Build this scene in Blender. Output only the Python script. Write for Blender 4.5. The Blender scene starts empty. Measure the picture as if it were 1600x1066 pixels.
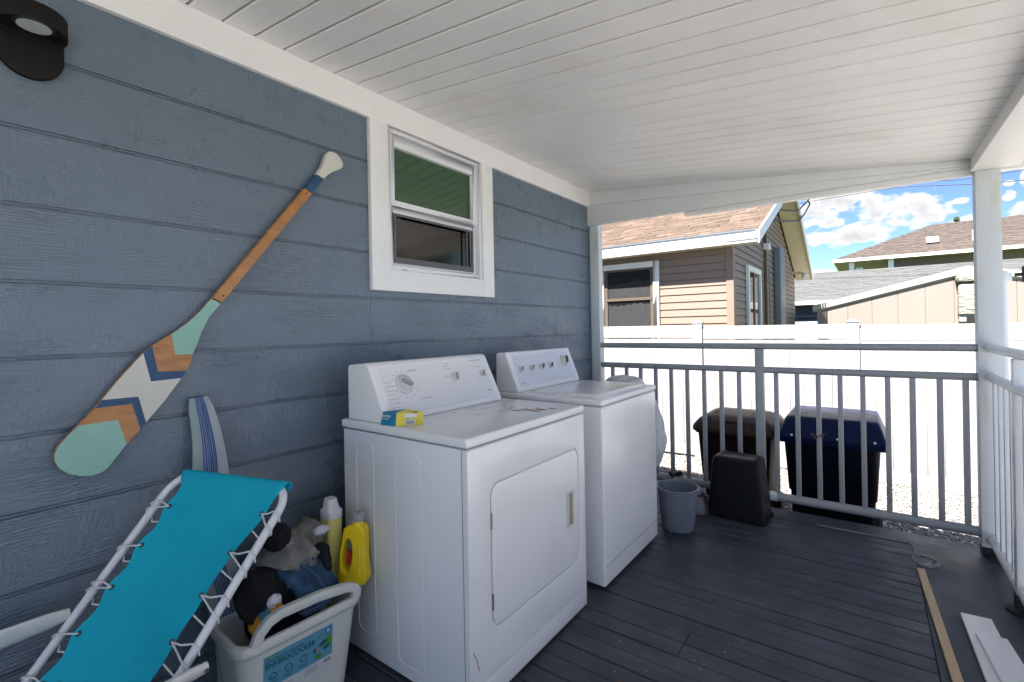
import bpy, bmesh, math, random
import numpy as np
from mathutils import Vector, Matrix, noise
S = bpy.context.scene
COL = S.collection
random.seed(7)
PI = math.pi

# ------------------------------------------------------------------ camera
CAMX, CAMZ = 1.907, 1.300
F, YAW, ROLL, HY = 746.8, 0.6402, -0.0186, 512.8
cd = bpy.data.cameras.new('camera'); cam = bpy.data.objects.new('camera', cd); COL.objects.link(cam)
cd.sensor_width = 36; cd.lens = F / 1600 * 36; cd.clip_start = 0.03; cd.clip_end = 2000
cd.shift_y = -(533 - HY) / 1600
fwd = Vector((-math.sin(YAW), math.cos(YAW), 0)); rgt = Vector((math.cos(YAW), math.sin(YAW), 0)); up = Vector((0, 0, 1))
c_, s_ = math.cos(ROLL), math.sin(ROLL)
r2 = c_ * rgt + s_ * up; u2 = -s_ * rgt + c_ * up
M4 = Matrix((r2, u2, -fwd)).transposed().to_4x4(); M4.translation = Vector((CAMX, 0, CAMZ))
cam.matrix_world = M4
S.camera = cam

# ------------------------------------------------------------------ sun, sky, exposure
SUN_DIR = Vector((-0.13, -0.64, 1.02)).normalized()
sl = bpy.data.lights.new('sun', 'SUN'); so = bpy.data.objects.new('sun', sl); COL.objects.link(so)
sl.energy = 3.3; sl.angle = math.radians(0.53); sl.color = (1.0, 0.955, 0.89)
so.rotation_euler = SUN_DIR.to_track_quat('Z', 'Y').to_euler()
S.view_settings.view_transform = 'Standard'; S.view_settings.look = 'None'
S.view_settings.gamma = 1; S.view_settings.use_curve_mapping = False
S.view_settings.exposure = 2.74

W = bpy.data.worlds.new('World'); S.world = W; W.use_nodes = True
wn, wl = W.node_tree.nodes, W.node_tree.links
wn.clear()
wo = wn.new('ShaderNodeOutputWorld'); bg = wn.new('ShaderNodeBackground'); bg.inputs[1].default_value = 0.05
sky = wn.new('ShaderNodeTexSky'); sky.sky_type = 'NISHITA'; sky.sun_disc = False
sky.sun_elevation = math.asin(SUN_DIR.z); sky.sun_rotation = math.atan2(SUN_DIR.x, SUN_DIR.y)
sky.altitude = 1500; sky.air_density = 0.45; sky.dust_density = 0.0; sky.ozone_density = 1.2
SKY_GAIN = 1.0; CLOUD_V = 3.5

def M(op, *a, clamp=False):
    n = wn.new('ShaderNodeMath'); n.operation = op; n.use_clamp = clamp
    for i, x in enumerate(a):
        if isinstance(x, (int, float)): n.inputs[i].default_value = x
        else: wl.new(x, n.inputs[i])
    return n.outputs[0]
tc = wn.new('ShaderNodeTexCoord'); sep = wn.new('ShaderNodeSeparateXYZ'); wl.new(tc.outputs['Generated'], sep.inputs[0])
az = M('ARCTAN2', sep.outputs[0], sep.outputs[1]); el = M('ARCSINE', sep.outputs[2])
comb = wn.new('ShaderNodeCombineXYZ'); wl.new(az, comb.inputs[0]); wl.new(M('MULTIPLY', el, 1.5), comb.inputs[1])
def wnoise(scale, detail, off=(0, 0, 0), rough=0.55):
    mp = wn.new('ShaderNodeMapping'); mp.inputs['Location'].default_value = off; wl.new(comb.outputs[0], mp.inputs[0])
    n = wn.new('ShaderNodeTexNoise'); n.inputs['Scale'].default_value = scale; n.inputs['Detail'].default_value = detail
    n.inputs['Roughness'].default_value = rough; wl.new(mp.outputs[0], n.inputs['Vector']); return n.outputs[0]
CL = [(-0.0423, 0.2087, 0.0545, 0.0273), (0.0062, 0.1904, 0.0333, 0.0225), (0.0592, 0.1736, 0.051, 0.0296), (-0.0207, 0.1482, 0.0715, 0.0202), (-0.093, 0.1803, 0.0381, 0.0154), (-0.0475, 0.1688, 0.0227, 0.0108), (0.0178, 0.1203, 0.0287, 0.0073), (0.1154, 0.1791, 0.0112, 0.0047), (0.1255, 0.148, 0.0271, 0.0085), (0.1674, 0.1771, 0.0076, 0.008), (0.1804, 0.1521, 0.0171, 0.0142), (0.1848, 0.2041, 0.0073, 0.0259), (0.167, 0.1941, 0.0064, 0.0044), (-0.0675, 0.0885, 0.0279, 0.0045), (-0.0753, 0.1943, 0.0373, 0.0216)]
# clouds elsewhere in the sky
def density(elv, cmb):
    dens = None
    for (a0, e0, aw, eh) in CL:
        du = M('MULTIPLY', M('SUBTRACT', az, a0), 1 / aw); dv = M('MULTIPLY', M('SUBTRACT', elv, e0), 1 / eh)
        d = M('MAXIMUM', M('SUBTRACT', 1.0, M('ADD', M('MULTIPLY', du, du), M('MULTIPLY', dv, dv))), -3.0)
        dens = d if dens is None else M('SMOOTH_MAX', dens, d, 0.3)
    return dens
far = M('SUBTRACT', M('MULTIPLY', wnoise(3.2, 2.0, (3.1, 1.7, 0)), 9.0), 5.0)
awayaz = M('MULTIPLY', M('SUBTRACT', M('ABSOLUTE', M('SUBTRACT', az, 0.05)), 0.22), 12.0, clamp=True)
awayel = M('MULTIPLY', M('SUBTRACT', el, 0.27), 12.0, clamp=True)
away = M('MAXIMUM', awayaz, awayel)
far = M('SUBTRACT', M('MULTIPLY', M('ADD', far, 3.0), away), 3.0)
nA = wnoise(30, 1.5, (0, 0, 0), 0.5); nB = wnoise(75, 5, (2, 1, 0), 0.62)
nA2 = wnoise(30, 1.5, (0, 0.014, 0), 0.5)
det = M('ADD', M('MULTIPLY', M('SUBTRACT', nA, 0.5), 3.0), M('MULTIPLY', M('SUBTRACT', nB, 0.5), 1.7))
det2 = M('MULTIPLY', M('SUBTRACT', nA2, 0.5), 3.0)
dn = M('ADD', M('MAXIMUM', density(el, None), far), det)
mask = M('MULTIPLY', M('SUBTRACT', dn, 0.0), 1.7, clamp=True)
mask = M('MULTIPLY', mask, M('MULTIPLY', M('ADD', el, 0.02), 30.0, clamp=True))
above = M('ADD', M('MAXIMUM', density(M('ADD', el, 0.010), None), far), det2)
shade = M('MULTIPLY', M('MULTIPLY', M('ADD', above, 0.35), 0.55, clamp=True), M('MULTIPLY', dn, 1.0, clamp=True))
lum = M('SUBTRACT', 1.0, M('MULTIPLY', shade, 0.34))
lum = M('ADD', lum, M('MULTIPLY', M('SUBTRACT', nB, 0.5), 0.30))
lumv = M('MULTIPLY', lum, CLOUD_V)
cc = wn.new('ShaderNodeCombineXYZ'); wl.new(lumv, cc.inputs[0]); wl.new(M('MULTIPLY', lumv, 1.0), cc.inputs[1]); wl.new(M('ADD', M('MULTIPLY', lumv, 0.93), 0.07 * CLOUD_V), cc.inputs[2])
hs = wn.new('ShaderNodeHueSaturation'); hs.inputs['Saturation'].default_value = 1.05; hs.inputs['Value'].default_value = SKY_GAIN
wl.new(sky.outputs[0], hs.inputs['Color'])
mx = wn.new('ShaderNodeMix'); mx.data_type = 'RGBA'
wl.new(mask, mx.inputs['Factor']); wl.new(hs.outputs[0], mx.inputs['A']); wl.new(cc.outputs[0], mx.inputs['B'])
wl.new(mx.outputs['Result'], bg.inputs[0]); wl.new(bg.outputs[0], wo.inputs[0])

# ------------------------------------------------------------------ materials
def srgb(r, g, b):
    f = lambda c: c / 12.92 if c <= 0.04045 else ((c + 0.055) / 1.055) ** 2.4
    return (f(r / 255), f(g / 255), f(b / 255))
MATS = {}
def mat(name, col, rough=0.5, metal=0.0, spec=0.5, bumps=(), var=None, spots=None, rand=0.0, coat=0.0, rvar=0.0, alpha=1.0, trans=0.0, ramp2=None):
    """bumps: (scale, (sx,sy,sz), detail, strength, distance); var: (scale,(sx,sy,sz),amount); spots: list of (scale, stretch, threshold, width, colour)"""
    if name in MATS: return MATS[name]
    m = bpy.data.materials.new(name); m.use_nodes = True; MATS[name] = m
    N, L = m.node_tree.nodes, m.node_tree.links
    b = N['Principled BSDF']
    b.inputs['Base Color'].default_value = (*col, 1); b.inputs['Roughness'].default_value = rough
    b.inputs['Metallic'].default_value = metal; b.inputs['Specular IOR Level'].default_value = spec
    b.inputs['Coat Weight'].default_value = coat; b.inputs['Coat Roughness'].default_value = 0.12
    b.inputs['Transmission Weight'].default_value = trans; b.inputs['Alpha'].default_value = alpha
    geo = N.new('ShaderNodeNewGeometry')
    def nz(scale, st, det, rough_=0.55):
        mp = N.new('ShaderNodeMapping'); mp.inputs['Scale'].default_value = st; L.new(geo.outputs['Position'], mp.inputs[0])
        n = N.new('ShaderNodeTexNoise'); n.inputs['Scale'].default_value = scale; n.inputs['Detail'].default_value = det; n.inputs['Roughness'].default_value = rough_
        L.new(mp.outputs[0], n.inputs['Vector']); return n.outputs[0]
    cur = None
    def mul(sock, fac_sock, lo, hi):
        mr = N.new('ShaderNodeMapRange'); mr.inputs[3].default_value = lo; mr.inputs[4].default_value = hi; L.new(fac_sock, mr.inputs[0])
        mr.inputs[1].default_value = 0.25; mr.inputs[2].default_value = 0.75
        vm = N.new('ShaderNodeVectorMath'); vm.operation = 'SCALE'
        if sock is None: vm.inputs[0].default_value = col
        else: L.new(sock, vm.inputs[0])
        L.new(mr.outputs[0], vm.inputs['Scale']); return vm.outputs[0]
    if ramp2:
        sc, st, det, c2, lo, hi = ramp2
        mr = N.new('ShaderNodeMapRange'); mr.inputs[1].default_value = lo; mr.inputs[2].default_value = hi; L.new(nz(sc, st, det), mr.inputs[0])
        mi = N.new('ShaderNodeMix'); mi.data_type = 'RGBA'; mi.inputs['A'].default_value = (*col, 1); mi.inputs['B'].default_value = (*c2, 1)
        L.new(mr.outputs[0], mi.inputs['Factor']); cur = mi.outputs['Result']
    if var: cur = mul(cur, nz(var[0], var[1], 4), 1 - var[2], 1 + var[2])
    if rand:
        oi = N.new('ShaderNodeObjectInfo'); mr = N.new('ShaderNodeMapRange'); mr.inputs[3].default_value = 1 - rand; mr.inputs[4].default_value = 1 + rand
        L.new(oi.outputs['Random'], mr.inputs[0]); vm = N.new('ShaderNodeVectorMath'); vm.operation = 'SCALE'
        if cur is None: vm.inputs[0].default_value = col
        else: L.new(cur, vm.inputs[0])
        L.new(mr.outputs[0], vm.inputs['Scale']); cur = vm.outputs[0]
    for (sc, st, th, wd, c2) in (spots or ()):
        mr = N.new('ShaderNodeMapRange'); mr.inputs[1].default_value = th; mr.inputs[2].default_value = th + wd; L.new(nz(sc, st, 3), mr.inputs[0])
        mi = N.new('ShaderNodeMix'); mi.data_type = 'RGBA'; mi.inputs['B'].default_value = (*c2, 1)
        if cur is None: mi.inputs['A'].default_value = (*col, 1)
        else: L.new(cur, mi.inputs['A'])
        L.new(mr.outputs[0], mi.inputs['Factor']); cur = mi.outputs['Result']
    if cur is not None: L.new(cur, b.inputs['Base Color'])
    if rvar:
        mr = N.new('ShaderNodeMapRange'); mr.inputs[1].default_value = .3; mr.inputs[2].default_value = .7
        mr.inputs[3].default_value = max(0.02, rough - rvar); mr.inputs[4].default_value = min(1, rough + rvar)
        L.new(nz(6, (1, 1, 1), 5), mr.inputs[0]); L.new(mr.outputs[0], b.inputs['Roughness'])
    prev = None
    for (sc, st, det, strg, dist) in bumps:
        bp = N.new('ShaderNodeBump'); bp.inputs['Strength'].default_value = strg; bp.inputs['Distance'].default_value = dist
        L.new(nz(sc, st, det), bp.inputs['Height'])
        if prev is not None: L.new(prev, bp.inputs['Normal'])
        prev = bp.outputs[0]
    if prev is not None: L.new(prev, b.inputs['Normal'])
    return m

def siding_mat():
    m = mat('blue_siding_paint', srgb(98, 112, 126), rough=0.31, spec=0.6, var=(3, (1, 1, 1), .05), rand=.03, rvar=.08)
    N, L = m.node_tree.nodes, m.node_tree.links; b = N['Principled BSDF']
    geo = N.new('ShaderNodeNewGeometry'); oi = N.new('ShaderNodeObjectInfo')
    off = N.new('ShaderNodeVectorMath'); off.operation = 'SCALE'; off.inputs[0].default_value = (3, 7, 5); L.new(oi.outputs['Random'], off.inputs['Scale'])
    ad = N.new('ShaderNodeVectorMath'); ad.operation = 'ADD'; L.new(geo.outputs['Position'], ad.inputs[0]); L.new(off.outputs[0], ad.inputs[1])
    def mp(s):
        q = N.new('ShaderNodeMapping'); q.inputs['Scale'].default_value = s; L.new(ad.outputs[0], q.inputs[0]); return q.outputs[0]
    # cathedral grain: distorted bands running along the board
    wv = N.new('ShaderNodeTexWave'); wv.wave_type = 'BANDS'; wv.bands_direction = 'Z'; wv.inputs['Scale'].default_value = 34; wv.inputs['Distortion'].default_value = 8; wv.inputs['Detail'].default_value = 3; wv.inputs['Detail Scale'].default_value = 1.3
    L.new(mp((1, .22, 1)), wv.inputs['Vector'])
    # saw-cut strokes across the board
    n1 = N.new('ShaderNodeTexNoise'); n1.inputs['Scale'].default_value = 1; n1.inputs['Detail'].default_value = 3; L.new(mp((60, 110, 26)), n1.inputs['Vector'])
    pt = N.new('ShaderNodeTexNoise'); pt.inputs['Scale'].default_value = 3.2; pt.inputs['Detail'].default_value = 2; L.new(mp((1, 1, 1.8)), pt.inputs['Vector'])
    r = N.new('ShaderNodeMapRange'); r.inputs[1].default_value = .38; r.inputs[2].default_value = .66; L.new(pt.outputs[0], r.inputs[0])
    mk_ = N.new('ShaderNodeMath'); mk_.operation = 'MULTIPLY'; L.new(wv.outputs['Fac'], mk_.inputs[0]); L.new(r.outputs[0], mk_.inputs[1])
    mxv = N.new('ShaderNodeMath'); mxv.operation = 'MULTIPLY_ADD'; L.new(mk_.outputs[0], mxv.inputs[0]); mxv.inputs[1].default_value = .5; L.new(n1.outputs[0], mxv.inputs[2])
    n2 = N.new('ShaderNodeTexNoise'); n2.inputs['Scale'].default_value = 150; n2.inputs['Detail'].default_value = 2; L.new(ad.outputs[0], n2.inputs['Vector'])
    b1 = N.new('ShaderNodeBump'); b1.inputs['Strength'].default_value = .95; b1.inputs['Distance'].default_value = .0024; L.new(mxv.outputs[0], b1.inputs['Height'])
    b2 = N.new('ShaderNodeBump'); b2.inputs['Strength'].default_value = .7; b2.inputs['Distance'].default_value = .002; L.new(n2.outputs[0], b2.inputs['Height']); L.new(b1.outputs[0], b2.inputs['Normal'])
    L.new(b2.outputs[0], b.inputs['Normal'])
    return m
SIDING = siding_mat()
WHITE = mat('white_exterior_paint', (.80, .795, .78), .45, bumps=((60, (1, 3, .4), 3, .25, .002), (300, (1, 1, 1), 2, .1, .001)), var=(5, (1, 1, 1), .03))
BEAMW = mat('white_beam_paint', (.68, .70, .70), .5, bumps=((60, (.3, 1, 1), 3, .2, .002),), var=(4, (1, 1, 1), .04))
CEILW = mat('white_ceiling_paint', (.81, .805, .79), .5, bumps=((70, (.35, 1.6, 1), 4, .4, .003), (220, (1, 1, 1), 2, .2, .0015)), var=(2.2, (1, 1, 1), .05), rand=.012, ramp2=(2.5, (1, 1, 1), 4, (.74, .69, .65), .56, .8))
VINYL = mat('white_vinyl', (.76, .76, .79), .3)
POSTW = mat('weathered_white_post_paint', (.60, .64, .66), .5, bumps=((90, (2, 2, .2), 3, .3, .002),), var=(4, (3, 3, .6), .06), ramp2=(2.2, (4, 4, 1.1), 4, (.50, .49, .36), .56, .78))
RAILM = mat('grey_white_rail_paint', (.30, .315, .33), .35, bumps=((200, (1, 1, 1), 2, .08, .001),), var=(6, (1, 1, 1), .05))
RAILW = mat('white_rail_paint', (.74, .77, .79), .35, var=(6, (1, 1, 1), .04))
DARKM = mat('dark_bronze_metal', (.006, .005, .004), .6, spec=.25, bumps=((400, (1, 1, 1), 2, .1, .0005),))
DIFF = mat('frosted_lens', (.5, .55, .52), .35)
BLACKP = mat('black_plastic', (.012, .012, .013), .38, bumps=((500, (1, 1, 1), 2, .1, .0005),))
BLACKM = mat('black_paint', (.012, .011, .011), .6)
PANE_UP = mat('coated_green_glass', (.125, .205, .125), .03, metal=1.0)
PANE_LO = mat('screened_glass', (.115, .105, .098), .10, metal=1.0)
SCREENF = mat('screen_frame_grey', (.10, .10, .11), .5)
DARKIN = mat('dark_interior', (.03, .03, .03), .9)
ENAM = mat('white_enamel', (.84, .84, .85), .16, coat=.3, var=(2.5, (1, 1, 1), .025), bumps=((3.0, (1, 1, 1), 1.5, .35, .03),))
ENAMT = mat('white_enamel_stained_top', (.82, .82, .825), .2, coat=.2, var=(2.5, (1, 1, 1), .03), spots=((22, (1, 2.2, 1), .70, .012, (.40, .38, .36)),))
ENAMS = mat('white_enamel_side', (.80, .815, .83), .2, coat=.2, bumps=((1.6, (1, 1, 1), 1, .12, .02),), var=(2.2, (1, 1, .5), .04))
RUST = mat('rust_stain', (.24, .125, .045), .85, var=(60, (1, 1, 1), .5))
PANELW = mat('console_face', (.78, .785, .80), .25)
KNOBG = mat('knob_grey', (.36, .35, .35), .35)
KNOBW = mat('knob_white', (.62, .62, .61), .3)
KNOBD = mat('knob_dark', (.09, .09, .09), .3)
PRINT = mat('grey_print', (.28, .28, .30), .6)
CHROME = mat('hinge_metal', (.35, .35, .37), .35, metal=1)
BEIGE = mat('beige_latch_recess', (.38, .29, .17), .5)
DECK = mat('charcoal_deck_paint', (.042, .047, .060), .48, bumps=((30, (.12, 1, 1), 4, .5, .004), (160, (.5, 1, 1), 3, .45, .003)), var=(7, (.35, 1, 1), .26), rand=.13, rvar=.16,
           spots=((75, (1, 1, 1), .745, .01, (.30, .31, .33)), (3.1, (1, 1, 1), .70, .02, (.03, .032, .038)), (5, (.3, 1, 1), .66, .10, (.085, .088, .095)), (11, (.6, 1, 1), .72, .03, (.07, .05, .038))))
DECKB = mat('charcoal_slab_paint', (.036, .040, .048), .45, bumps=((9, (1, 1, 1), 5, .35, .006), (90, (1, 1, 1), 3, .25, .002)), var=(3, (1, 1, 1), .22), rvar=.12,
            spots=((60, (1, 1, 1), .76, .01, (.30, .31, .33)), (4, (1, 1, 1), .68, .06, (.09, .085, .08))))
CEMENT = mat('pale_cement', (.20, .20, .20), .8, bumps=((60, (1, 1, 1), 4, .5, .003),), var=(14, (1, 1, 1), .4))
GRAVB = mat('gravel_bed', (.50, .48, .455), .9, bumps=((70, (1, 1, 1), 4, 1, .02),), var=(45, (1, 1, 1), .5))
STONE = mat('gravel_stone', (.20, .19, .178), .8, var=(45, (1, 1, 1), .8))
TANV = mat('tan_vinyl_siding', (.24, .182, .143), .5, var=(4, (1, 1, 6), .04), rand=.015)
TANW = mat('tan_soffit', (.62, .53, .42), .5, var=(5, (1, 1, 1), .06))
FASC = mat('white_fascia', (.80, .80, .80), .35)
SHING_T = mat('tan_shingle', (.122, .086, .064), .9, var=(7, (2.2, 9, 1), .28), bumps=((90, (1, 1, 1), 3, .5, .01),))
SHING_G = mat('grey_shingle', (.098, .101, .102), .9, var=(4, (2.2, 6, 1), .38))
SHING_B = mat('brown_shingle', (.085, .067, .057), .9, var=(2.4, (1.6, 5, 1), .38))
BROWNF = mat('bronze_window_frame', (.12, .095, .07), .4)
DGLASS = mat('dark_window_glass', (.012, .014, .016), .05, spec=.8)
CURT = mat('grey_lace_curtain', (.028, .028, .030), .9, var=(20, (3, 1, .3), .3))
GREYP = mat('grey_conduit_paint', (.16, .19, .23), .45)
BROWNP = mat('brown_pipe', (.13, .08, .055), .6)
PINKW = mat('pale_pink_panel', (.25, .207, .187), .6, var=(3, (1, 1, .5), .03), rand=.02)
CREAM = mat('cream_cover_fabric', (.33, .32, .27), .8, bumps=((9, (1, 1, 2.5), 3, 1, .06),), var=(6, (1, 1, 2), .06))
NAVY = mat('navy_wall', (.010, .022, .04), .6)
OLIVE = mat('olive_wall', (.16, .145, .095), .7)
TEAL = mat('teal_sling_fabric', (.005, .37, .51), .75, spec=.25, bumps=((900, (1, 1, 1), 1, .35, .0008), (8, (1, 1, 1), 3, .25, .01)), var=(7, (1, 1, 1), .06), spots=((9, (1, 1, 1), .70, .08, (.01, .12, .17)),))
ALU = mat('painted_white_tube', (.62, .64, .68), .28, coat=.2, var=(8, (1, 1, 1), .04))
PLASW = mat('off_white_plastic', (.60, .61, .60), .35, var=(6, (1, 1, 1), .04))
CORD = mat('white_cord', (.62, .63, .65), .7, bumps=((700, (1, 1, 1), 1, .4, .0006),))
GROM = mat('rusty_grommet', (.10, .06, .035), .5, metal=.6)
COOL = mat('off_white_cooler_foam', (.60, .61, .575), .55, bumps=((300, (1, 1, 1), 2, .2, .0008),), var=(7, (1, 1, 1), .05), spots=((40, (1, 1, 1), .72, .03, (.40, .39, .35)),))
YEL = mat('yellow_jug_plastic', (.88, .64, .012), .32, var=(5, (1, 1, 1), .05))
YELP = mat('pale_yellow_bottle', (.68, .62, .20), .3)
ORAN = mat('orange_bottle', (.62, .27, .012), .35)
BLUEL = mat('blue_label', (.06, .25, .38), .45)
REDL = mat('red_label', (.5, .035, .025), .45)
CAPW = mat('white_cap', (.66, .68, .72), .4)
JEAN = mat('dark_denim', (.014, .042, .090), .95, bumps=((500, (1, 1, 1), 2, .5, .001), (30, (1, 1, 1), 3, .6, .006)), var=(16, (1, 1, 1), .6), ramp2=(9, (1, 1, 1), 3, (.035, .085, .16), .5, .7))
SEAM = mat('seam_thread', (.09, .12, .16), .9)
BLKF = mat('black_cloth', (.006, .006, .008), .95, bumps=((120, (1, 1, 1), 3, .5, .003),))
GRYF = mat('grey_stained_cloth', (.17, .165, .15), .9, var=(22, (1, 1, 1), .55), bumps=((60, (1, 1, 1), 4, .6, .004),), spots=((18, (1, 1, 1), .66, .05, (.42, .42, .42)),))
WHTF = mat('white_cloth', (.62, .63, .68), .9, bumps=((60, (1, 1, 1), 3, .4, .003),))
STRIPW = mat('pale_green_board_cover', (.25, .31, .31), .85, bumps=((30, (1, 1, .4), 3, .4, .004),))
STRIPL = mat('white_board_cover', (.36, .40, .43), .85, bumps=((30, (1, 1, .4), 3, .4, .004),))
STRIPB = mat('blue_stripe', (.045, .10, .25), .85)
MINT = mat('mint_paint', (.245, .45, .375), .5, var=(7, (1, 1, 1), .05), bumps=((80, (1, 1, 1), 3, .15, .001),), spots=((60, (1, 1, 1), .75, .01, (.3, .25, .16)),))
NAVP = mat('navy_paint', (.012, .062, .145), .5, var=(9, (1, 1, 1), .06))
IVORY = mat('ivory_paint', (.58, .56, .50), .5, var=(9, (1, 1, 1), .05), spots=((55, (1, 1, 1), .74, .01, (.30, .24, .15)),))
WOODP = mat('varnished_pine', (.40, .175, .055), .4, var=(14, (1, 1.2, 3.5), .28), bumps=((90, (1, 1, 4), 3, .15, .001),), spots=((30, (1, 1, 1), .72, .04, (.16, .06, .02)),))
PINE = mat('raw_pine', (.55, .40, .23), .6, var=(20, (6, .6, 1), .1))
BUCK = mat('grey_blue_plastic', (.155, .18, .215), .35, var=(7, (1, 1, 1), .05))
STEEL = mat('dull_steel', (.10, .10, .11), .35, metal=.6)
TOTE = mat('black_tote_plastic', (.008, .008, .009), .5, spec=.14, bumps=((700, (1, 1, 1), 2, .25, .0006),), spots=((140, (1, 1, 1), .735, .01, (.12, .12, .12)),), rvar=.08)
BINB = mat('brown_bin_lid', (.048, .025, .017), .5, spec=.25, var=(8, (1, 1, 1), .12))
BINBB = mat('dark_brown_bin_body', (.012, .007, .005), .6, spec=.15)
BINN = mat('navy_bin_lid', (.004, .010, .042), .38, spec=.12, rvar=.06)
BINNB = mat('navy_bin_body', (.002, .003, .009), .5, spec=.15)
RUBB = mat('rubber', (.02, .02, .02), .8)
BAG = mat('translucent_plastic_bag', (.72, .74, .77), .28, trans=.35, bumps=((14, (1, 1, .6), 4, 1, .03),))
BOXB = mat('teal_blue_carton', (.008, .19, .36), .4, var=(40, (1, 1, 1), .12))
BOXY = mat('yellow_carton', (.75, .60, .05), .4, var=(30, (1, 1, 1), .06))
BOXW = mat('white_print', (.7, .7, .66), .5)
BOXK = mat('black_print', (.03, .03, .035), .5)
LABB = mat('sky_blue_label', (.10, .30, .42), .45)
LABD = mat('dark_teal_print', (.01, .085, .13), .5)
LABG = mat('green_print', (.10, .32, .02), .5)
LABW = mat('label_white', (.55, .58, .60), .45)
BARK = mat('bark', (.10, .075, .05), .9, bumps=((30, (1, 1, .3), 4, .6, .02),))
LEAF = mat('leaf_green', (.055, .10, .025), .6, var=(3, (1, 1, 1), .45))
SOIL = mat('grass_and_soil', (.10, .13, .05), .95, var=(2, (1, 1, 1), .3))
WIREM = mat('black_wire', (.01, .01, .012), .5)

# ------------------------------------------------------------------ mesh helpers
def V(*a): return Vector(a)
class MB:
    def __init__(s): s.v = []; s.f = []; s.m = []; s.cur = 0; s.sm = []
    def face(s, idx, smooth=False): s.f.append(tuple(idx)); s.m.append(s.cur); s.sm.append(smooth)
    def box(s, x0, x1, y0, y1, z0, z1):
        n = len(s.v); s.v += [(x0, y0, z0), (x1, y0, z0), (x1, y1, z0), (x0, y1, z0), (x0, y0, z1), (x1, y0, z1), (x1, y1, z1), (x0, y1, z1)]
        for q in ((0, 3, 2, 1), (4, 5, 6, 7), (0, 1, 5, 4), (1, 2, 6, 5), (2, 3, 7, 6), (3, 0, 4, 7)): s.face([n + i for i in q])
        return s
    def hexa(s, pts):   # 8 corners, bottom ring then top ring
        n = len(s.v); s.v += [tuple(p) for p in pts]
        for q in ((0, 3, 2, 1), (4, 5, 6, 7), (0, 1, 5, 4), (1, 2, 6, 5), (2, 3, 7, 6), (3, 0, 4, 7)): s.face([n + i for i in q])
        return s
    def prism(s, pts, vec, smooth=False):   # polygon + extrusion vector
        n = len(s.v); k = len(pts); vec = Vector(vec)
        s.v += [tuple(p) for p in pts]; s.v += [tuple(Vector(p) + vec) for p in pts]
        s.face(range(n + k - 1, n - 1, -1)); s.face(range(n + k, n + 2 * k))
        for i in range(k): j = (i + 1) % k; s.face((n + i, n + j, n + k + j, n + k + i), smooth)
        return s
    def loft(s, rings, cap0=True, cap1=True, smooth=True, closed=True):
        n0 = len(s.v); k = len(rings[0])
        for r in rings: s.v += [tuple(p) for p in r]
        for a in range(len(rings) - 1):
            for i in range(k if closed else k - 1):
                j = (i + 1) % k; s.face((n0 + a * k + i, n0 + a * k + j, n0 + (a + 1) * k + j, n0 + (a + 1) * k + i), smooth)
        if cap0: s.face(range(n0 + k - 1, n0 - 1, -1))
        if cap1: m = n0 + (len(rings) - 1) * k; s.face(range(m, m + k))
        return s
    def tube(s, pts, r, n=10, caps=True, closed=False, flat=None):
        pts = [Vector(p) for p in pts]; rings = []; prevu = None
        for i, p in enumerate(pts):
            if closed: t = pts[(i + 1) % len(pts)] - pts[i - 1]
            else: t = (pts[min(i + 1, len(pts) - 1)] - pts[max(i - 1, 0)])
            t.normalize()
            if prevu is None:
                a = Vector((0, 0, 1)) if abs(t.z) < .9 else Vector((1, 0, 0)); u = t.cross(a).normalized()
            else: u = (prevu - t * prevu.dot(t)).normalized()
            prevu = u; w = t.cross(u)
            rr = r[i] if isinstance(r, (list, tuple)) else r
            k = flat if flat else 1
            rings.append([p + u * (math.cos(2 * PI * j / n) * rr) + w * (math.sin(2 * PI * j / n) * rr * k) for j in range(n)])
        if closed: rings.append(rings[0])
        return s.loft(rings, caps and not closed, caps and not closed)
    def lathe(s, prof, c=(0, 0, 0), axis=(0, 0, 1), n=28, caps=True):
        ax = Vector(axis).normalized(); a = Vector((1, 0, 0)) if abs(ax.x) < .9 else Vector((0, 1, 0)); u = (a - ax * a.dot(ax)).normalized(); w = ax.cross(u); c = Vector(c)
        rings = [[c + ax * h + (u * math.cos(2 * PI * j / n) + w * math.sin(2 * PI * j / n)) * r for j in range(n)] for (r, h) in prof]
        return s.loft(rings, caps, caps)
    def obj(s, name, m, parent=None, bevel=0, seg=2, sharp=None, loc=None):
        me = bpy.data.meshes.new(name); me.from_pydata(s.v, [], s.f)
        ms = m if isinstance(m, (list, tuple)) else [m]
        for q in ms: me.materials.append(q)
        me.polygons.foreach_set('material_index', s.m); me.polygons.foreach_set('use_smooth', s.sm)
        if bevel:
            bm = bmesh.new(); bm.from_mesh(me)
            bmesh.ops.remove_doubles(bm, verts=bm.verts, dist=1e-6)
            es = [e for e in bm.edges if len(e.link_faces) == 2 and e.calc_face_angle(0) > 0.5]
            bmesh.ops.bevel(bm, geom=es, offset=bevel, segments=seg, profile=.6, affect='EDGES', clamp_overlap=True)
            for f in bm.faces: f.smooth = True
            bm.to_mesh(me); bm.free()
            me.set_sharp_from_angle(angle=math.radians(50))
        else:
            bm = bmesh.new(); bm.from_mesh(me); bmesh.ops.recalc_face_normals(bm, faces=bm.faces); bm.to_mesh(me); bm.free()
            if any(s.sm): me.set_sharp_from_angle(angle=math.radians(sharp or 45))
        me.update()
        o = bpy.data.objects.new(name, me); COL.objects.link(o)
        if parent: o.parent = parent
        if loc: o.location = loc
        return o
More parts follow.
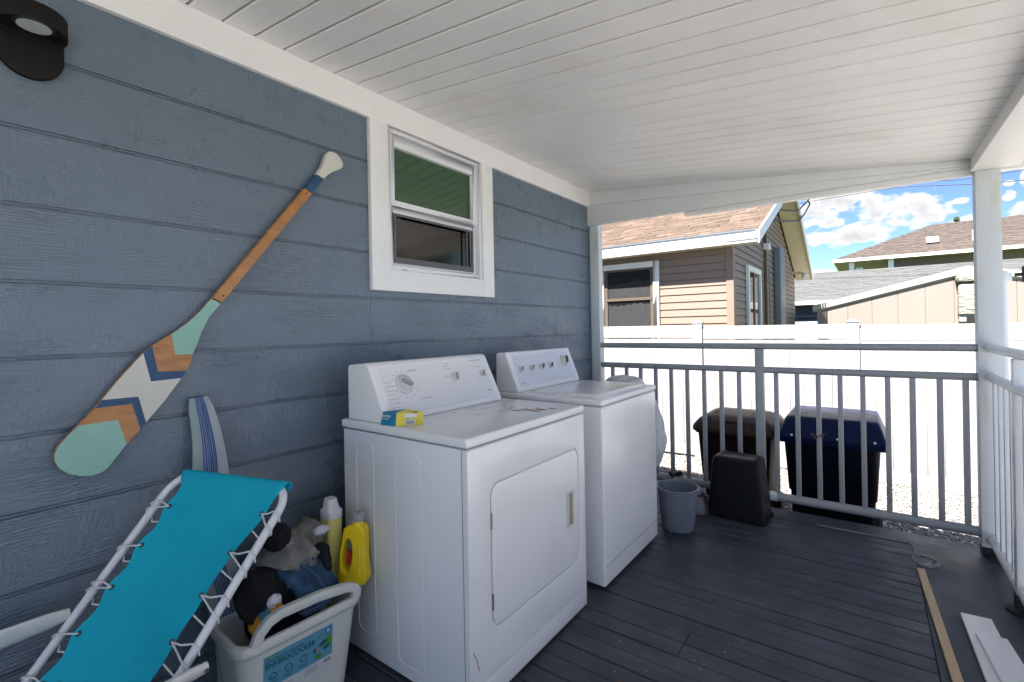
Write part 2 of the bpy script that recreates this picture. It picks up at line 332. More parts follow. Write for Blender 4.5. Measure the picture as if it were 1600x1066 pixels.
def rr(cx, cy, hx, hy, r, z, n=5):
    out = []
    for (sx, sy, a0) in ((1, 1, 0), (-1, 1, 90), (-1, -1, 180), (1, -1, 270)):
        for i in range(n + 1):
            a = math.radians(a0 + 90 * i / n); out.append((cx + sx * (hx - r) + r * math.cos(a), cy + sy * (hy - r) + r * math.sin(a), z))
    return out
def tag(o, label=None, cat=None, group=None, kind=None):
    if label: o['label'] = label
    if cat: o['category'] = cat
    if group: o['group'] = group
    if kind: o['kind'] = kind
    return o
def empty(name, label, cat, loc=(0, 0, 0), rz=0, group=None):
    o = bpy.data.objects.new(name, None); COL.objects.link(o); o.location = loc; o.rotation_euler = (0, 0, rz); o.empty_display_size = .1
    return tag(o, label, cat, group)
def struct(o): o['kind'] = 'structure'; return o
def inst(src, name, parent, loc=(0, 0, 0), rot=None, scale=None):
    c = src.copy(); c.name = name; COL.objects.link(c); c.parent = parent; c.location = loc
    if rot: c.rotation_euler = rot
    if scale: c.scale = scale
    return c
def dup_tree(root, loc):
    r = root.copy(); COL.objects.link(r); r.location = loc
    for ch in root.children:
        c = ch.copy(); COL.objects.link(c); c.parent = r
        for g in ch.children:
            d = g.copy(); COL.objects.link(d); d.parent = c
    return r
def text(name, body, size, m, origin, right, upv, parent=None, ext=.0004, sx=1.0):
    cu = bpy.data.curves.new(name, 'FONT'); cu.body = body; cu.size = size; cu.extrude = ext; cu.offset = size * .022
    t = bpy.data.objects.new(name, cu); COL.objects.link(t)
    R = Vector(right).normalized(); U = Vector(upv); U = (U - R * U.dot(R)).normalized(); Z = R.cross(U)
    me = bpy.data.meshes.new_from_object(t); COL.objects.unlink(t); bpy.data.objects.remove(t)
    mm = Matrix((R * sx, U, Z)).transposed().to_4x4(); mm.translation = Vector(origin)
    me.transform(mm); me.materials.clear(); me.materials.append(m)
    o = bpy.data.objects.new(name, me); COL.objects.link(o)
    if parent: o.parent = parent
    return o

# ================================================================== SETTING
GZ = -0.55
g = MB(); g.box(-150, 150, -150, 150, GZ - .3, GZ - .03); struct(g.obj('ground', SOIL))
g = MB(); g.box(-2.4, 12, -14, 7.4, GZ - .025, GZ); gravel = struct(g.obj('gravel_yard', GRAVB))
# pebbles as real geometry in the strip seen through the railing
def pebbles(n, x0, x1, y0, y1, size, seed):
    rs = np.random.RandomState(seed)
    t = (1 + 5 ** .5) / 2
    ico = np.array([(-1, t, 0), (1, t, 0), (-1, -t, 0), (1, -t, 0), (0, -1, t), (0, 1, t), (0, -1, -t), (0, 1, -t), (t, 0, -1), (t, 0, 1), (-t, 0, -1), (-t, 0, 1)]); ico /= np.linalg.norm(ico[0])
    fc = np.array([(0, 11, 5), (0, 5, 1), (0, 1, 7), (0, 7, 10), (0, 10, 11), (1, 5, 9), (5, 11, 4), (11, 10, 2), (10, 7, 6), (7, 1, 8), (3, 9, 4), (3, 4, 2), (3, 2, 6), (3, 6, 8), (3, 8, 9), (4, 9, 5), (2, 4, 11), (6, 2, 10), (8, 6, 7), (9, 8, 1)])
    P = np.stack([rs.uniform(x0, x1, n), rs.uniform(y0, y1, n), GZ + rs.uniform(0, .012, n)], 1)
    sc = size * rs.uniform(.5, 1.25, (n, 1, 1)) * rs.uniform(.6, 1.2, (n, 1, 3)) * np.array([1, 1, .7])
    v = ico[None] * rs.uniform(.8, 1.15, (n, 12, 1)) * sc
    a = rs.uniform(0, 6.28, n); ca, sa = np.cos(a)[:, None], np.sin(a)[:, None]
    v = np.stack([v[..., 0] * ca - v[..., 1] * sa, v[..., 0] * sa + v[..., 1] * ca, v[..., 2]], -1) + P[:, None]
    f = (fc[None] + 12 * np.arange(n)[:, None, None]).reshape(-1, 3)
    me = bpy.data.meshes.new('gravel_stones'); me.vertices.add(n * 12); me.vertices.foreach_set('co', v.reshape(-1).astype(np.float32))
    me.loops.add(len(f) * 3); me.loops.foreach_set('vertex_index', f.reshape(-1).astype(np.int32)); me.polygons.add(len(f))
    me.polygons.foreach_set('loop_start', np.arange(0, len(f) * 3, 3, dtype=np.int32)); me.materials.append(STONE); me.update(calc_edges=True); me.validate()
    return me
po = bpy.data.objects.new('gravel_stones', pebbles(30000, -.6, 4.0, 3.9, 6.95, .016, 3)); COL.objects.link(po)
tag(po, 'loose pale grey gravel between the deck and the white fence', 'gravel', kind='stuff')

# deck: planks laid across the porch, plus smooth painted border
dk = struct(MB().box(0.004, 2.098, -3.0, 3.60, -.08, -.034).obj('deck', DECKB))
PW = .0905; rnd = random.Random(4)
def plank_mesh(x0, x1):
    w = PW - .0030; b = MB(); nseg = 8
    # slightly crowned top
    ys = [0, .004, w * .25, w * .5, w * .75, w - .004, w]; zs = [-.003, .0, .0006, .0008, .0006, 0, -.003]
    rings = []
    for i in range(nseg + 1):
        x = x0 + (x1 - x0) * i / nseg; j = rnd.uniform(-.0006, .0006)
        rings.append([(x, y, z + j) for y, z in zip(ys, zs)] + [(x, w, -.03), (x, 0, -.03)])
    b.loft(rings, smooth=False); return b.obj('plank', DECK, dk)
pm = [plank_mesh(.006, 2.096) for _ in range(3)]; pa = plank_mesh(.006, 1.285); pb = plank_mesh(1.288, 2.096); pc = plank_mesh(.006, .92); pd = plank_mesh(.923, 2.096)
used = set(); y = 3.60 - PW; k = 0
def put(src, y, dz=0, rx=0):
    if src not in used: used.add(src); o = src
    else: o = src.copy(); COL.objects.link(o); o.parent = dk
    o.location = (0, y + rnd.uniform(-.0012, .0012), dz); o.rotation_euler = (rx, 0, rnd.uniform(-.0008, .0008))
while y > -2.9:
    dz = rnd.uniform(-.0022, .0012); rx = rnd.uniform(-.012, .012)
    if k in (17, 18): put(pa, y, dz, rx); put(pb, y, dz - .002, rx)
    elif k in (6, 27): put(pc, y, dz, rx); put(pd, y, dz - .001, rx)
    else: put(pm[k % 3], y, dz, rx)
    y -= PW; k += 1
db = MB(); db.box(2.10, 2.62, -3.0, 3.795, -.12, -.003); db.box(0.0, 2.0985, 3.603, 3.795, -.12, .0); struct(db.obj('deck_border', DECKB))
struct(MB().box(-.02, 2.60, 3.77, 3.785, GZ, -.122).obj('deck_skirt', BLACKM))
struct(MB().box(2.585, 2.60, -3, 3.768, GZ, -.122).obj('deck_skirt', BLACKM))
# patched hole with pale cement ring, strip of exposed edge
ph = MB(); ring = [];
def blob(cx, cy, rx, ry, z, n, seed, amp):
    r = random.Random(seed); ph_ = [r.uniform(0, 6.28) for _ in range(4)]
    return [(cx + rx * math.cos(a) * (1 + amp * math.sin(3 * a + ph_[0]) + amp * .7 * math.sin(5 * a + ph_[1])), cy + ry * math.sin(a) * (1 + amp * math.sin(2 * a + ph_[2]) + amp * .6 * math.sin(7 * a + ph_[3])), z) for a in [2 * PI * i / n for i in range(n)]]
ph = MB(); ph.loft([blob(2.135, 3.40, .062, .085, -.003, 28, 3, .06), blob(2.135, 3.40, .058, .080, .0025, 28, 3, .06), blob(2.137, 3.40, .044, .065, .0025, 28, 4, .06), blob(2.137, 3.40, .040, .060, -.002, 28, 4, .06)], True, False)
ph.cur = 1; ph.face(range(len(ph.v) - 1, len(ph.v) - 29, -1)); 
tag(ph.obj('floor_patch', [CEMENT, DECKB]), 'round filled hole with a pale cement ring in the deck floor', 'floor patch')
st = MB(); st.prism([(2.092, 3.44, .001), (2.108, 3.45, .001), (2.112, 3.53, .001), (2.103, 3.60, .001), (2.085, 3.622, .001), (2.078, 3.605, .001), (2.088, 3.58, .001), (2.096, 3.52, .001)], (0, 0, .004))
st.box(1.62, 2.08, 3.606, 3.622, .001, .004); tag(st.obj('deck_edge_strip', CEMENT), 'thin pale scraped strip along the far corner of the deck planks', 'trim strip')
# dark damp smears and a few crumbs on the deck
cr = MB(); r_ = random.Random(12)
for i in range(70):
    cx = r_.gauss(1.25, .28); cy = r_.gauss(1.75, .22)
    if r_.random() < .25: cx = r_.uniform(1.0, 2.3); cy = r_.uniform(2.0, 3.5)
    if cx < .9: continue
    a = r_.uniform(.001, .0035); cr.prism([(cx + a * math.cos(t) * r_.uniform(.6, 1.3), cy + a * math.sin(t) * r_.uniform(.6, 1.3), .001) for t in (0, 1.2, 2.5, 3.8, 5)], (0, 0, r_.uniform(.001, .002)))
tag(cr.obj('deck_crumbs', mat('pale_crumbs', (.35, .33, .30), .9)), 'pale crumbs and grit scattered on the dark deck beside the dryer', 'debris', kind='stuff')
for i, (cx, cy, s) in enumerate(((1.16, 1.62, .013), (1.30, 2.36, .016), (1.24, 1.56, .010))):
    lf = MB(); lf.loft([[(cx - s, cy, .002), (cx, cy - s * .4, .001), (cx + s, cy, .004), (cx, cy + s * .45, .001)], [(cx - s, cy, .003), (cx, cy - s * .4, .0025), (cx + s, cy, .006), (cx, cy + s * .45, .002)]])
    tag(lf.obj('dead_leaf', mat('dead_leaf_brown', (.16, .07, .03), .9)), ('small brown dead leaf on the deck close to the dryer base', 'dark scrap of leaf in the middle of the deck beside a gap', 'tiny brown leaf crumb on the deck at the bottom of the picture')[i], 'leaf')

DAMP = mat('dark_damp_mark', (.018, .018, .022), .35)
for i, (cx, cy, rx_, ry_, lb) in enumerate(((1.135, 2.285, .035, .012, 'long dark smear on the deck nearest the washer corner'), (1.235, 2.27, .022, .014, 'dark cross-shaped smear on the deck beside the long smear'), (1.165, 2.02, .040, .018, 'dark oval damp mark on the deck in front of the dryer'), (1.50, 2.56, .030, .016, 'dark damp mark in the middle of the deck planks'))):
    tag(MB().prism(blob(cx, cy, rx_, ry_, .0016, 24, 40 + i, .24), (0, 0, .0003)).obj('floor_stain', DAMP), lb, 'stain', 'dark stains on the deck')
nl = MB(); r_ = random.Random(31); yy_ = 3.60 - PW
while yy_ > .2:
    for xx_ in (.50, .92, 1.33, 1.74, 2.06):
        for o_ in (.045,):
            cx, cy = xx_ + r_.uniform(-.006, .006), yy_ + o_ + r_.uniform(-.004, .004)
            nl.prism([(cx + .0034 * math.cos(t * PI / 3), cy + .0034 * math.sin(t * PI / 3), .0014) for t in range(6)], (0, 0, .0006))
    yy_ -= PW
nh = nl.obj('nail_heads', mat('painted_nail_head', (.028, .03, .036), .5), dk); nh['kind'] = 'stuff'

# ================================================================== BLUE HOUSE (left wall)
house = empty('blue_house', 'blue-grey clad house wall with white trim and a small sash window', 'house')
GP = .217; G0 = 2.104   # groove pitch, one groove height
WIN = (1.53, 2.25, 1.60, 2.30)
def board(y0, y1, zt, h):
    b = MB()
    b.box(-.012, 0.0, y0, y1, zt - h + .0105, zt - .0035)      # face
    b.box(-.012, -.0012, y0, y1, zt - h + .0032, zt - h + .0068)   # bead between the two grooves
    b.box(-.012, -.0075, y0, y1, zt - h, zt - .0003)      # back of the rebate
    return b.obj('siding_board', SIDING, house)
zt = G0 + 2 * GP
rb = random.Random(2)
while zt > -.35:
    z0 = zt - GP
    top = min(zt, 2.43)
    h = top - z0
    if h < .02: zt -= GP; continue
    if z0 < 2.31 and zt > 1.60:
        board(-3, 1.50, top, h); board(2.28, 3.672, top, h)
        if z0 < 1.49: board(1.501, 2.279, 1.499, 1.499 - z0)
    elif 1.40 < zt < 1.5: board(-3, 1.43, top, h); board(1.432, 3.672, top, h)
    else: board(-3, 3.672, top, h)
    zt -= GP
MB().box(-.20, -.0125, -3, 1.53, GZ, 3.0).box(-.20, -.0125, 2.25, 3.66, GZ, 3.0).box(-.20, -.0125, 1.53, 2.25, GZ, 1.60).box(-.20, -.0125, 1.53, 2.25, 2.30, 3.0).obj('sheathing', DARKIN, house)
MB().box(-6.0, -.201, -3, 3.62, GZ, 2.85).obj('body', SIDING, house)
rf = MB(); rf.prism([(-.05, -3.6, 2.9), (-3.1, -3.6, 3.6), (-6.4, -3.6, 2.9), (-6.4, -3.6, 2.8), (-.05, -3.6, 2.8)], (0, 7.5, 0)); rf.obj('roof', SHING_G, house)
tr = MB(); tr.box(-.001, .022, -3, 3.6605, 2.317, 2.448); tr.obj('frieze_board', WHITE, house, bevel=.0015)
tr = MB(); tr.box(-.001, .024, 1.428, 1.532, 1.495, 2.3165); tr.obj('window_trim', WHITE, house, bevel=.0015)
tr = MB(); tr.box(-.001, .024, 2.250, 2.352, 1.495, 2.3165); tr.obj('window_trim', WHITE, house, bevel=.0015)
tr = MB(); tr.box(-.001, .0235, 1.5325, 2.2495, 1.495, 1.60); tr.obj('window_trim', WHITE, house, bevel=.0015)
MB().box(-.012, .012, 3.672, 3.70, -.3, 2.43).obj('corner_trim', SIDING, house)
# window
wf = MB()
def framebox(b, y0, y1, z0, z1, w, xa, xb, wb=None, wt=None):
    wb = wb or w; wt = wt or w
    b.box(xa, xb, y0, y0 + w, z0, z1); b.box(xa, xb, y1 - w, y1, z0, z1); b.box(xa, xb, y0 + w, y1 - w, z0, z0 + wb); b.box(xa, xb, y0 + w, y1 - w, z1 - wt, z1)
framebox(wf, 1.534, 2.248, 1.602, 2.314, .022, -.05, .012)
win = wf.obj('window', VINYL, house, bevel=.001)
sf = MB(); framebox(sf, 1.557, 2.225, 1.93, 2.291, .035, -.04, -.002, .028, .06); sf.obj('upper_sash', VINYL, win, bevel=.0015)
sf = MB(); framebox(sf, 1.557, 2.225, 1.625, 1.928, .032, -.048, -.016, .018, .035); sf.obj('lower_sash', VINYL, win, bevel=.0015)
MB().box(-.030, -.026, 1.59, 2.192, 1.957, 2.232).obj('pane', PANE_UP, win)
sc = MB(); framebox(sc, 1.588, 2.194, 1.642, 1.8945, .014, -.015, -.008, .03, .012); 
for yy in (1.604, 2.158): sc.box(-.0078, -.005, yy, yy + .022, 1.858, 1.861); sc.box(-.0078, -.005, yy, yy + .003, 1.861, 1.883); sc.box(-.0078, -.005, yy + .019, yy + .022, 1.861, 1.883)
sc.box(-.0155, -.009, 2.135, 2.145, 1.67, 1.883); sc.obj('screen_frame', SCREENF, win)
MB().box(-.038, -.034, 1.588, 2.194, 1.643, 1.8935).obj('pane', PANE_LO, win)
for yy in (1.62, 2.17): MB().box(.0125, .0135, yy, yy + .03, 1.606, 1.611).obj('weep_slot', PRINT, win)

# wall lamp
lamp = empty('wall_lamp', 'dark bronze half-round wall light high on the blue siding', 'wall lamp', (0.0, .280, 2.160))
def half(cx, cz0, cz1, rad, n=24, wdx=.02, d=0):
    return [(wdx + rad * math.sin(PI * i / n) * 1.15, cx - rad * math.cos(PI * i / n)) for i in range(n + 1)]
hp = half(0, 0, 0, .078)
b = MB(); b.prism([(x, y, .0) for x, y in hp] + [(.0, .078, 0), (.0, -.078, 0)], (0, 0, .052)); b.obj('hood', DARKM, lamp, bevel=.0015)
b = MB(); pl = [(0.001, -.071, 0.0)] + [(0.001, -.071, -.055)] + [(0.001, -.071 * math.cos(PI * i / 20), -.055 - .071 * math.sin(PI * i / 20)) for i in range(1, 20)] + [(0.001, .071, -.055), (0.001, .071, 0)]
b.prism(pl, (.018, 0, 0)); b.obj('backplate', DARKM, lamp, bevel=.001)
b = MB(); b.lathe([(.036, -.0035), (.033, .006)], c=(.070, .0, 0)); b.obj('lens', DIFF, lamp)
b = MB(); b.lathe([(.044, -.002), (.044, .001), (.037, .001), (.037, -.002)], c=(.070, .0, 0)); b.obj('lens_ring', BLACKM, lamp)

# ================================================================== PORCH ROOF
proof = empty('porch_roof', 'white sloping porch roof lined with narrow grooved boards', 'porch roof')
CS = .1078; Z0 = 2.446; CP = .115
ang = math.atan(CS)
def ceil_board(y, w):
    L_ = 2.55; b = MB()
    b.prism([(0, 0.004, 0), (0, .008, -.0034), (0, w - .008, -.0034), (0, w - .004, 0), (0, w - .004, .02), (0, .004, .02)], (L_, 0, 0))
    o = b.obj('ceiling_board', CEILW, proof); o.rotation_euler = (0, ang, 0); return o
src = ceil_board(0, CP); nb = 0; yy = 3.66
while yy > -3:
    yy -= CP
    o = src if nb == 0 else src.copy()
    if nb: COL.objects.link(o)
    o.location = (0.0, yy, Z0 + .0034 + random.uniform(-.0008, .0008)); o.rotation_euler = (random.uniform(-.006, .006), ang, 0); nb += 1
b = MB(); b.prism([(0, -3.05, Z0 + .02), (0, -3.05, Z0 + .09), (2.95, -3.05, Z0 + .09 - 2.95 * CS), (2.95, -3.05, Z0 + .02 - 2.95 * CS)], (0, 6.85, 0)); b.obj('roof_deck', WHITE, proof)
# dark open joint between two boards
o = MB(); o.prism([(.95, 2.476, Z0 - .95 * CS - .003), (1.9, 2.478, Z0 - 1.9 * CS - .003), (1.9, 2.481, Z0 - 1.9 * CS - .003), (.95, 2.479, Z0 - .95 * CS - .003)], (0, 0, .004)); 
# end beam (gable end), lower board and tapered upper board
def zc(x): return Z0 - x * CS
def mid(x): return 2.333 - .0753 * x
b = MB(); b.prism([(-.03, 3.665, 2.157), (2.385, 3.665, 2.150), (2.385, 3.665, mid(2.385)), (-.03, 3.665, mid(-.03))], (0, .04, 0)); b.obj('end_beam', BEAMW, proof, bevel=.002)
b = MB(); b.prism([(-.03, 3.661, mid(-.03) + .001), (2.385, 3.661, mid(2.385) + .001), (2.385, 3.661, zc(2.385) + .02), (-.03, 3.661, zc(-.03) + .03)], (0, .04, 0)); b.obj('end_trim_board', BEAMW, proof, bevel=.001)
b = MB(); b.prism([(.80, 3.708, 2.128), (2.95, 3.708, 2.112), (2.95, 3.708, 2.27), (.80, 3.708, 2.38)], (0, .045, 0)); b.obj('rake_board', WHITE, proof)
b = MB(); b.prism([(0.0, 3.708, 2.30), (.797, 3.708, 2.30), (.797, 3.708, 2.40), (0.0, 3.708, 2.48)], (0, .045, 0)); b.obj('rake_board', WHITE, proof)
b = MB(); b.box(2.375, 2.565, -3.0, 3.655, 2.118, 2.19); b.obj('side_beam', WHITE, proof, bevel=.003)
b = MB(); b.box(2.385, 2.54, 3.7, 3.7075, 2.118, 2.19)
b = MB(); b.prism([(2.57, 3.70, 2.17), (2.95, 3.70, 2.135), (2.95, 3.70, 2.16), (2.57, 3.70, 2.20)], (0, -6.7, 0)); b.obj('eave_soffit', WHITE, proof)
b = MB(); b.box(2.953, 2.985, -3.05, 3.80, 2.06, 2.20); b.obj('fascia', WHITE, proof)

# posts
post = empty('porch_post', 'square weathered white porch post at the railing corner', 'post', (2.445, 3.70, 0))
MB().box(-.052, .050, -.046, .048, .045, 2.117).obj('shaft', POSTW, post, bevel=.003)
MB().box(-.048, .046, -.042, .044, -.002, .0445).obj('base', BLACKM, post)
wp = empty('corner_post', 'slim white post where the blue wall meets the far railing', 'post', (.055, 3.70, 0))
MB().box(-.04, .04, -.028, .045, -.002, 2.156).obj('shaft', POSTW, wp, bevel=.003)

# far railing
RY = 3.70
fr = empty('far_railing', 'grey-white metal railing with balusters across the far end of the deck', 'railing', (1.24, RY, 0))
def X_(x): return x - 1.24
def oval(b, x0, x1, z, hz, hy):
    n = 14; rings = [[(x, hy * math.cos(2 * PI * j / n), z + hz * math.sin(2 * PI * j / n)) for j in range(n)] for x in (x0, x1)]; b.loft(rings); return b
oval(MB(), X_(.096), X_(2.392), 1.141, .022, .03).obj('top_rail', RAILM, fr)
oval(MB(), X_(.096), X_(2.392), .978, .022, .026).obj('middle_rail', RAILM, fr)
oval(MB(), X_(.096), X_(2.392), .112, .028, .028).obj('bottom_rail', RAILM, fr)
xs = [.07 + .1213 * i for i in range(20)]
bal0 = None
for i, x in enumerate(xs):
    if i == 0: continue
    if i == 10:
        MB().box(X_(1.297) - .027, X_(1.297) + .027, -.027, .027, -.0, 1.122).obj('rail_post', RAILM, fr, bevel=.004); continue
    xx = [.07, .193, .315, .435, .558, .68, .801, .924, 1.044, 1.163, 0, 1.397, 1.521, 1.64, 1.758, 1.875, 1.997, 2.114, 2.235, 2.345][i]
    if bal0 is None:
        bal0 = MB().box(-.014, .014, -.012, .012, .125, .965).obj('baluster', RAILM, fr, bevel=.003); bal0.location = (X_(xx), 0, 0)
    else: inst(bal0, 'baluster', fr, (X_(xx), 0, 0))
b = MB(); b.lathe([(.033, -.02), (.033, .02)], c=(X_(1.372), 0, .112), axis=(1, 0, 0)); b.obj('rail_collar', RAILW, fr)
# right-hand railing
SR = empty('side_railing', 'white metal railing along the right edge of the deck', 'railing', (2.445, 0, 0))
def ovaly(b, y0, y1, z, hz, hx):
    n = 14; rings = [[(hx * math.cos(2 * PI * j / n), y, z + hz * math.sin(2 * PI * j / n)) for j in range(n)] for y in (y0, y1)]; b.loft(rings); return b
ovaly(MB(), -2.2, 3.652, 1.141, .022, .03).obj('top_rail', RAILW, SR)
ovaly(MB(), -2.2, 3.652, .982, .022, .026).obj('middle_rail', RAILW, SR)
ovaly(MB(), -2.2, 3.652, .09, .028, .028).obj('bottom_rail', RAILW, SR)
bw = None; yb = 3.555
while yb > -2.1:
    if abs(yb - 3.04) < .06 or abs(yb - 1.24) < .06 or abs(yb + .56) < .06: yb -= .1213; continue
    if bw is None: bw = MB().box(-.012, .012, -.014, .014, .10, .97).obj('baluster', RAILW, SR, bevel=.003); bw.location = (0, yb, 0)
    else: inst(bw, 'baluster', SR, (0, yb, 0))
    yb -= .1213
for yp in (3.04, 1.24, -.56):
    MB().box(-.027, .027, yp - .027, yp + .027, .075, 1.122).obj('rail_post', RAILW, SR, bevel=.004)
    MB().box(-.029, .029, yp - .029, yp + .029, .004, .0745).obj('post_foot', BLACKM, SR)
    MB().lathe([(.062, -.002), (.062, .006), (.05, .010), (.03, .012)], c=(0, yp, 0)).obj('floor_flange', BLACKM, SR)

# pole with a black bracket just outside the post
pole = empty('outside_pole', 'slim white pole standing just behind the corner post', 'pole', (2.535, 3.90, 0))
MB().tube([(0, 0, GZ), (0, 0, 1.52)], .020, 14).obj('shaft', RAILW, pole)
MB().lathe([(.024, 1.52), (.024, 1.56), (.018, 1.575), (.004, 1.578)], c=(0, 0, 0)).obj('cap', RAILW, pole)
MB().box(.0, .035, -.012, .012, 1.515, 1.565).obj('bracket', RAILW, pole, bevel=.003)
bk = empty('black_rod', 'short black metal rod clamped to the slim white pole', 'rod', (2.58, 3.89, 1.55))
MB().tube([(0, 0, 0), (.55, .02, .012)], .010, 10).obj('bar', BLACKM, bk)
MB().box(.030, .040, -.016, .016, -.045, .045).obj('clamp', BLACKM, bk, bevel=.003)

# ================================================================== WHITE FENCE
fence = empty('white_vinyl_fence', 'tall white vinyl privacy fence across the back of the gravel yard', 'fence', (0, 6.84, GZ), math.radians(2.6))
FH = 1.835; PWD = 1.745
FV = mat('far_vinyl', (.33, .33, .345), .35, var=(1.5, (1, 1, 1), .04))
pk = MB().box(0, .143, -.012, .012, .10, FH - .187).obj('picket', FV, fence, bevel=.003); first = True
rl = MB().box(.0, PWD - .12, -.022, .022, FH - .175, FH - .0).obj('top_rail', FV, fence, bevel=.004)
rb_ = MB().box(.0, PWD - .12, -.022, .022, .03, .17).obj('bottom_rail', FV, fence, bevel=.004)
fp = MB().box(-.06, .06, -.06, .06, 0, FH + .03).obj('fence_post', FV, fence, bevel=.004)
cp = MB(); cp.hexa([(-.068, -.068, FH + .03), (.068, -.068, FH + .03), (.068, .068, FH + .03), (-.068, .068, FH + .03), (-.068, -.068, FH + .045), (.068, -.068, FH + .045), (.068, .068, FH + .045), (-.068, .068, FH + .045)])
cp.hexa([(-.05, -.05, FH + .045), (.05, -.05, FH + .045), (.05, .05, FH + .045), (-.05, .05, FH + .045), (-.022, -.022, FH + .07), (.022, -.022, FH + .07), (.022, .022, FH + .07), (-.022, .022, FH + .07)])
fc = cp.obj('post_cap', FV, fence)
X1 = .02
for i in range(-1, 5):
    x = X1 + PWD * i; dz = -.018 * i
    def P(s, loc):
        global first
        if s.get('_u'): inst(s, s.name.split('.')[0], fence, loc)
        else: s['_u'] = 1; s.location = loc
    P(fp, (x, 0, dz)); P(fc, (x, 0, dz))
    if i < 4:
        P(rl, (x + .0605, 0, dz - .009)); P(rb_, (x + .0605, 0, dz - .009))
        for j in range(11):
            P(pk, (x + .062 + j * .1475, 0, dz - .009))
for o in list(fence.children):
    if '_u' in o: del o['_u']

sf_ = empty('added_bounce_fence', 'unseen white vinyl fence added on the right to bounce light into the porch', 'fence', (8.0, 0, GZ))  # out-of-view fence, added to bounce sunlight into the porch
p0_ = MB().box(-.012, .012, 0, .296, .03, FH).obj('picket', VINYL, sf_); p0_.location = (0, -12, 0)
for i in range(1, 62): inst(p0_, 'picket', sf_, (0, -12 + i * .3, 0))
q0_ = MB().box(-.06, .06, -.06, .06, 0, FH + .05).obj('fence_post', VINYL, sf_); q0_.location = (-.08, -12, 0)
for i in range(1, 11): inst(q0_, 'fence_post', sf_, (-.08, -12 + i * 1.8, 0))

# ================================================================== TAN HOUSE
tan = empty('tan_house', 'tan vinyl-sided bungalow with white eaves behind the fence', 'house', (0, 0, 0))
HX, HYF, HYB = .306, 7.66, 15.25; EZ = 2.47; RZ = 4.18; RYc = 11.45; CH = .1155
MB().box(-7, HX - .02, HYF + .02, HYB - .02, GZ, EZ).obj('wall_core', TANV, tan)
gb = MB(); gb.prism([(HX - .02, HYF + .05, EZ + .001), (HX - .02, HYB - .05, EZ + .001), (HX - .02, RYc, RZ - .12)], (-.1, 0, 0)); gb.obj('gable_core', TANV, tan)
crs = MB(); crs.prism([(-7, 0, 0), (-7, -.016, .0), (-7, -.016, .004), (-7, -.004, CH - .008), (-7, 0, CH - .004)], (HX + 7 - .09, 0, 0)); s0 = crs.obj('siding_course', TANV, tan); 
n = int((EZ - GZ) / CH); first = True
for i in range(n):
    z = GZ + CH * i + .02
    if z < .9: continue
    if first: s0.location = (0, HYF + .018, z); first = False
    else: inst(s0, 'siding_course', tan, (0, HYF + .018, z))
MB().box(-7, HX - .09, HYF + .003, HYF + .018, GZ, .92).obj('lower_siding', TANV, tan)
cb = MB(); cb.box(HX - .088, HX + .012, HYF - .008, HYF + .02, GZ, EZ - .01); cb.box(HX - .019, HX + .012, HYF + .021, HYF + .11, GZ, EZ - .01); cb.obj('corner_trim', TANV, tan)
# gable wall courses
def roofz(y): return EZ + (min(y - 7.36, 15.55 - y)) * (RZ - EZ) / (RYc - 7.36)
z = GZ + .02 + CH * 12
while z < RZ - .25:
    ym = HYF + .115; yM = HYB
    if z + CH > EZ:
        t = (z + CH - EZ) / (RZ - EZ) * (RYc - 7.36); ym = max(ym, 7.36 + t + .1); yM = min(yM, 15.55 - t - .1)
    if yM - ym < .3: break
    c = MB(); c.prism([(HX - .019, ym, z), (HX + .006, ym, z), (HX + .006, ym, z + .004), (HX - .012, ym, z + CH - .006), (HX - .019, ym, z + CH - .003)], (0, yM - ym, 0)); c.obj('siding_course', TANV, tan); z += CH
# roof planes, fascia, soffits
OV = .24; RX1 = HX + .40
sl_ = (RZ - EZ) / (RYc - 7.36)
def rp(y): return EZ + .10 + (y - 7.33) * sl_
b = MB(); b.prism([(-7.3, 7.40, rp(7.40) - .05), (-7.3, 7.40, rp(7.40)), (-7.3, RYc, rp(RYc)), (-7.3, 15.50, rp(7.40)), (-7.3, 15.50, rp(7.40) - .05), (-7.3, RYc, rp(RYc) - .05)], (RX1 + 7.3, 0, 0)); b.obj('roof', SHING_T, tan)
sh = MB(); rs = random.Random(5); row = 0; yy = 7.365; rowh = .135
while yy < 11.3:
    x = -4.0 - rs.random() * .3
    while x < RX1:
        w = rs.uniform(.14, .34); x2 = min(x + w, RX1); t = rs.choice((.006, .012, .017)); z0 = rp(yy)
        z1 = rp(yy + rowh * 1.3)
        if x2 - x > .02: sh.hexa([(x, yy, z0 + .001), (x2 - .004, yy, z0 + .001), (x2 - .004, yy + rowh * 1.3, z1 + .001), (x, yy + rowh * 1.3, z1 + .001), (x, yy, z0 + .009 + t), (x2 - .004, yy, z0 + .009 + t), (x2 - .004, yy + rowh * 1.3, z1 + .004), (x, yy + rowh * 1.3, z1 + .004)]); sh.cur = rs.choice((0, 0, 1, 2))
        x = x2
    yy += rowh
SHT2 = mat('tan_shingle_light', (.142, .102, .078), .9, var=(7, (2.2, 9, 1), .3)); SHT3 = mat('tan_shingle_dark', (.100, .069, .051), .9, var=(7, (2.2, 9, 1), .3))
o = sh.obj('shingles', [SHING_T, SHT2, SHT3], tan); o['kind'] = 'stuff'
MB().box(-7.3, RX1 - .02, 7.345, 7.385, EZ - .03, EZ + .13).obj('front_fascia', FASC, tan, bevel=.002)
MB().box(-7.3, RX1 - .03, 7.328, 7.350, EZ + .132, EZ + .148).obj('drip_edge', GREYP, tan)
MB().box(-7.3, HX + .36, 7.386, HYF - .001, EZ - .02, EZ - .008).obj('front_soffit', TANW, tan)
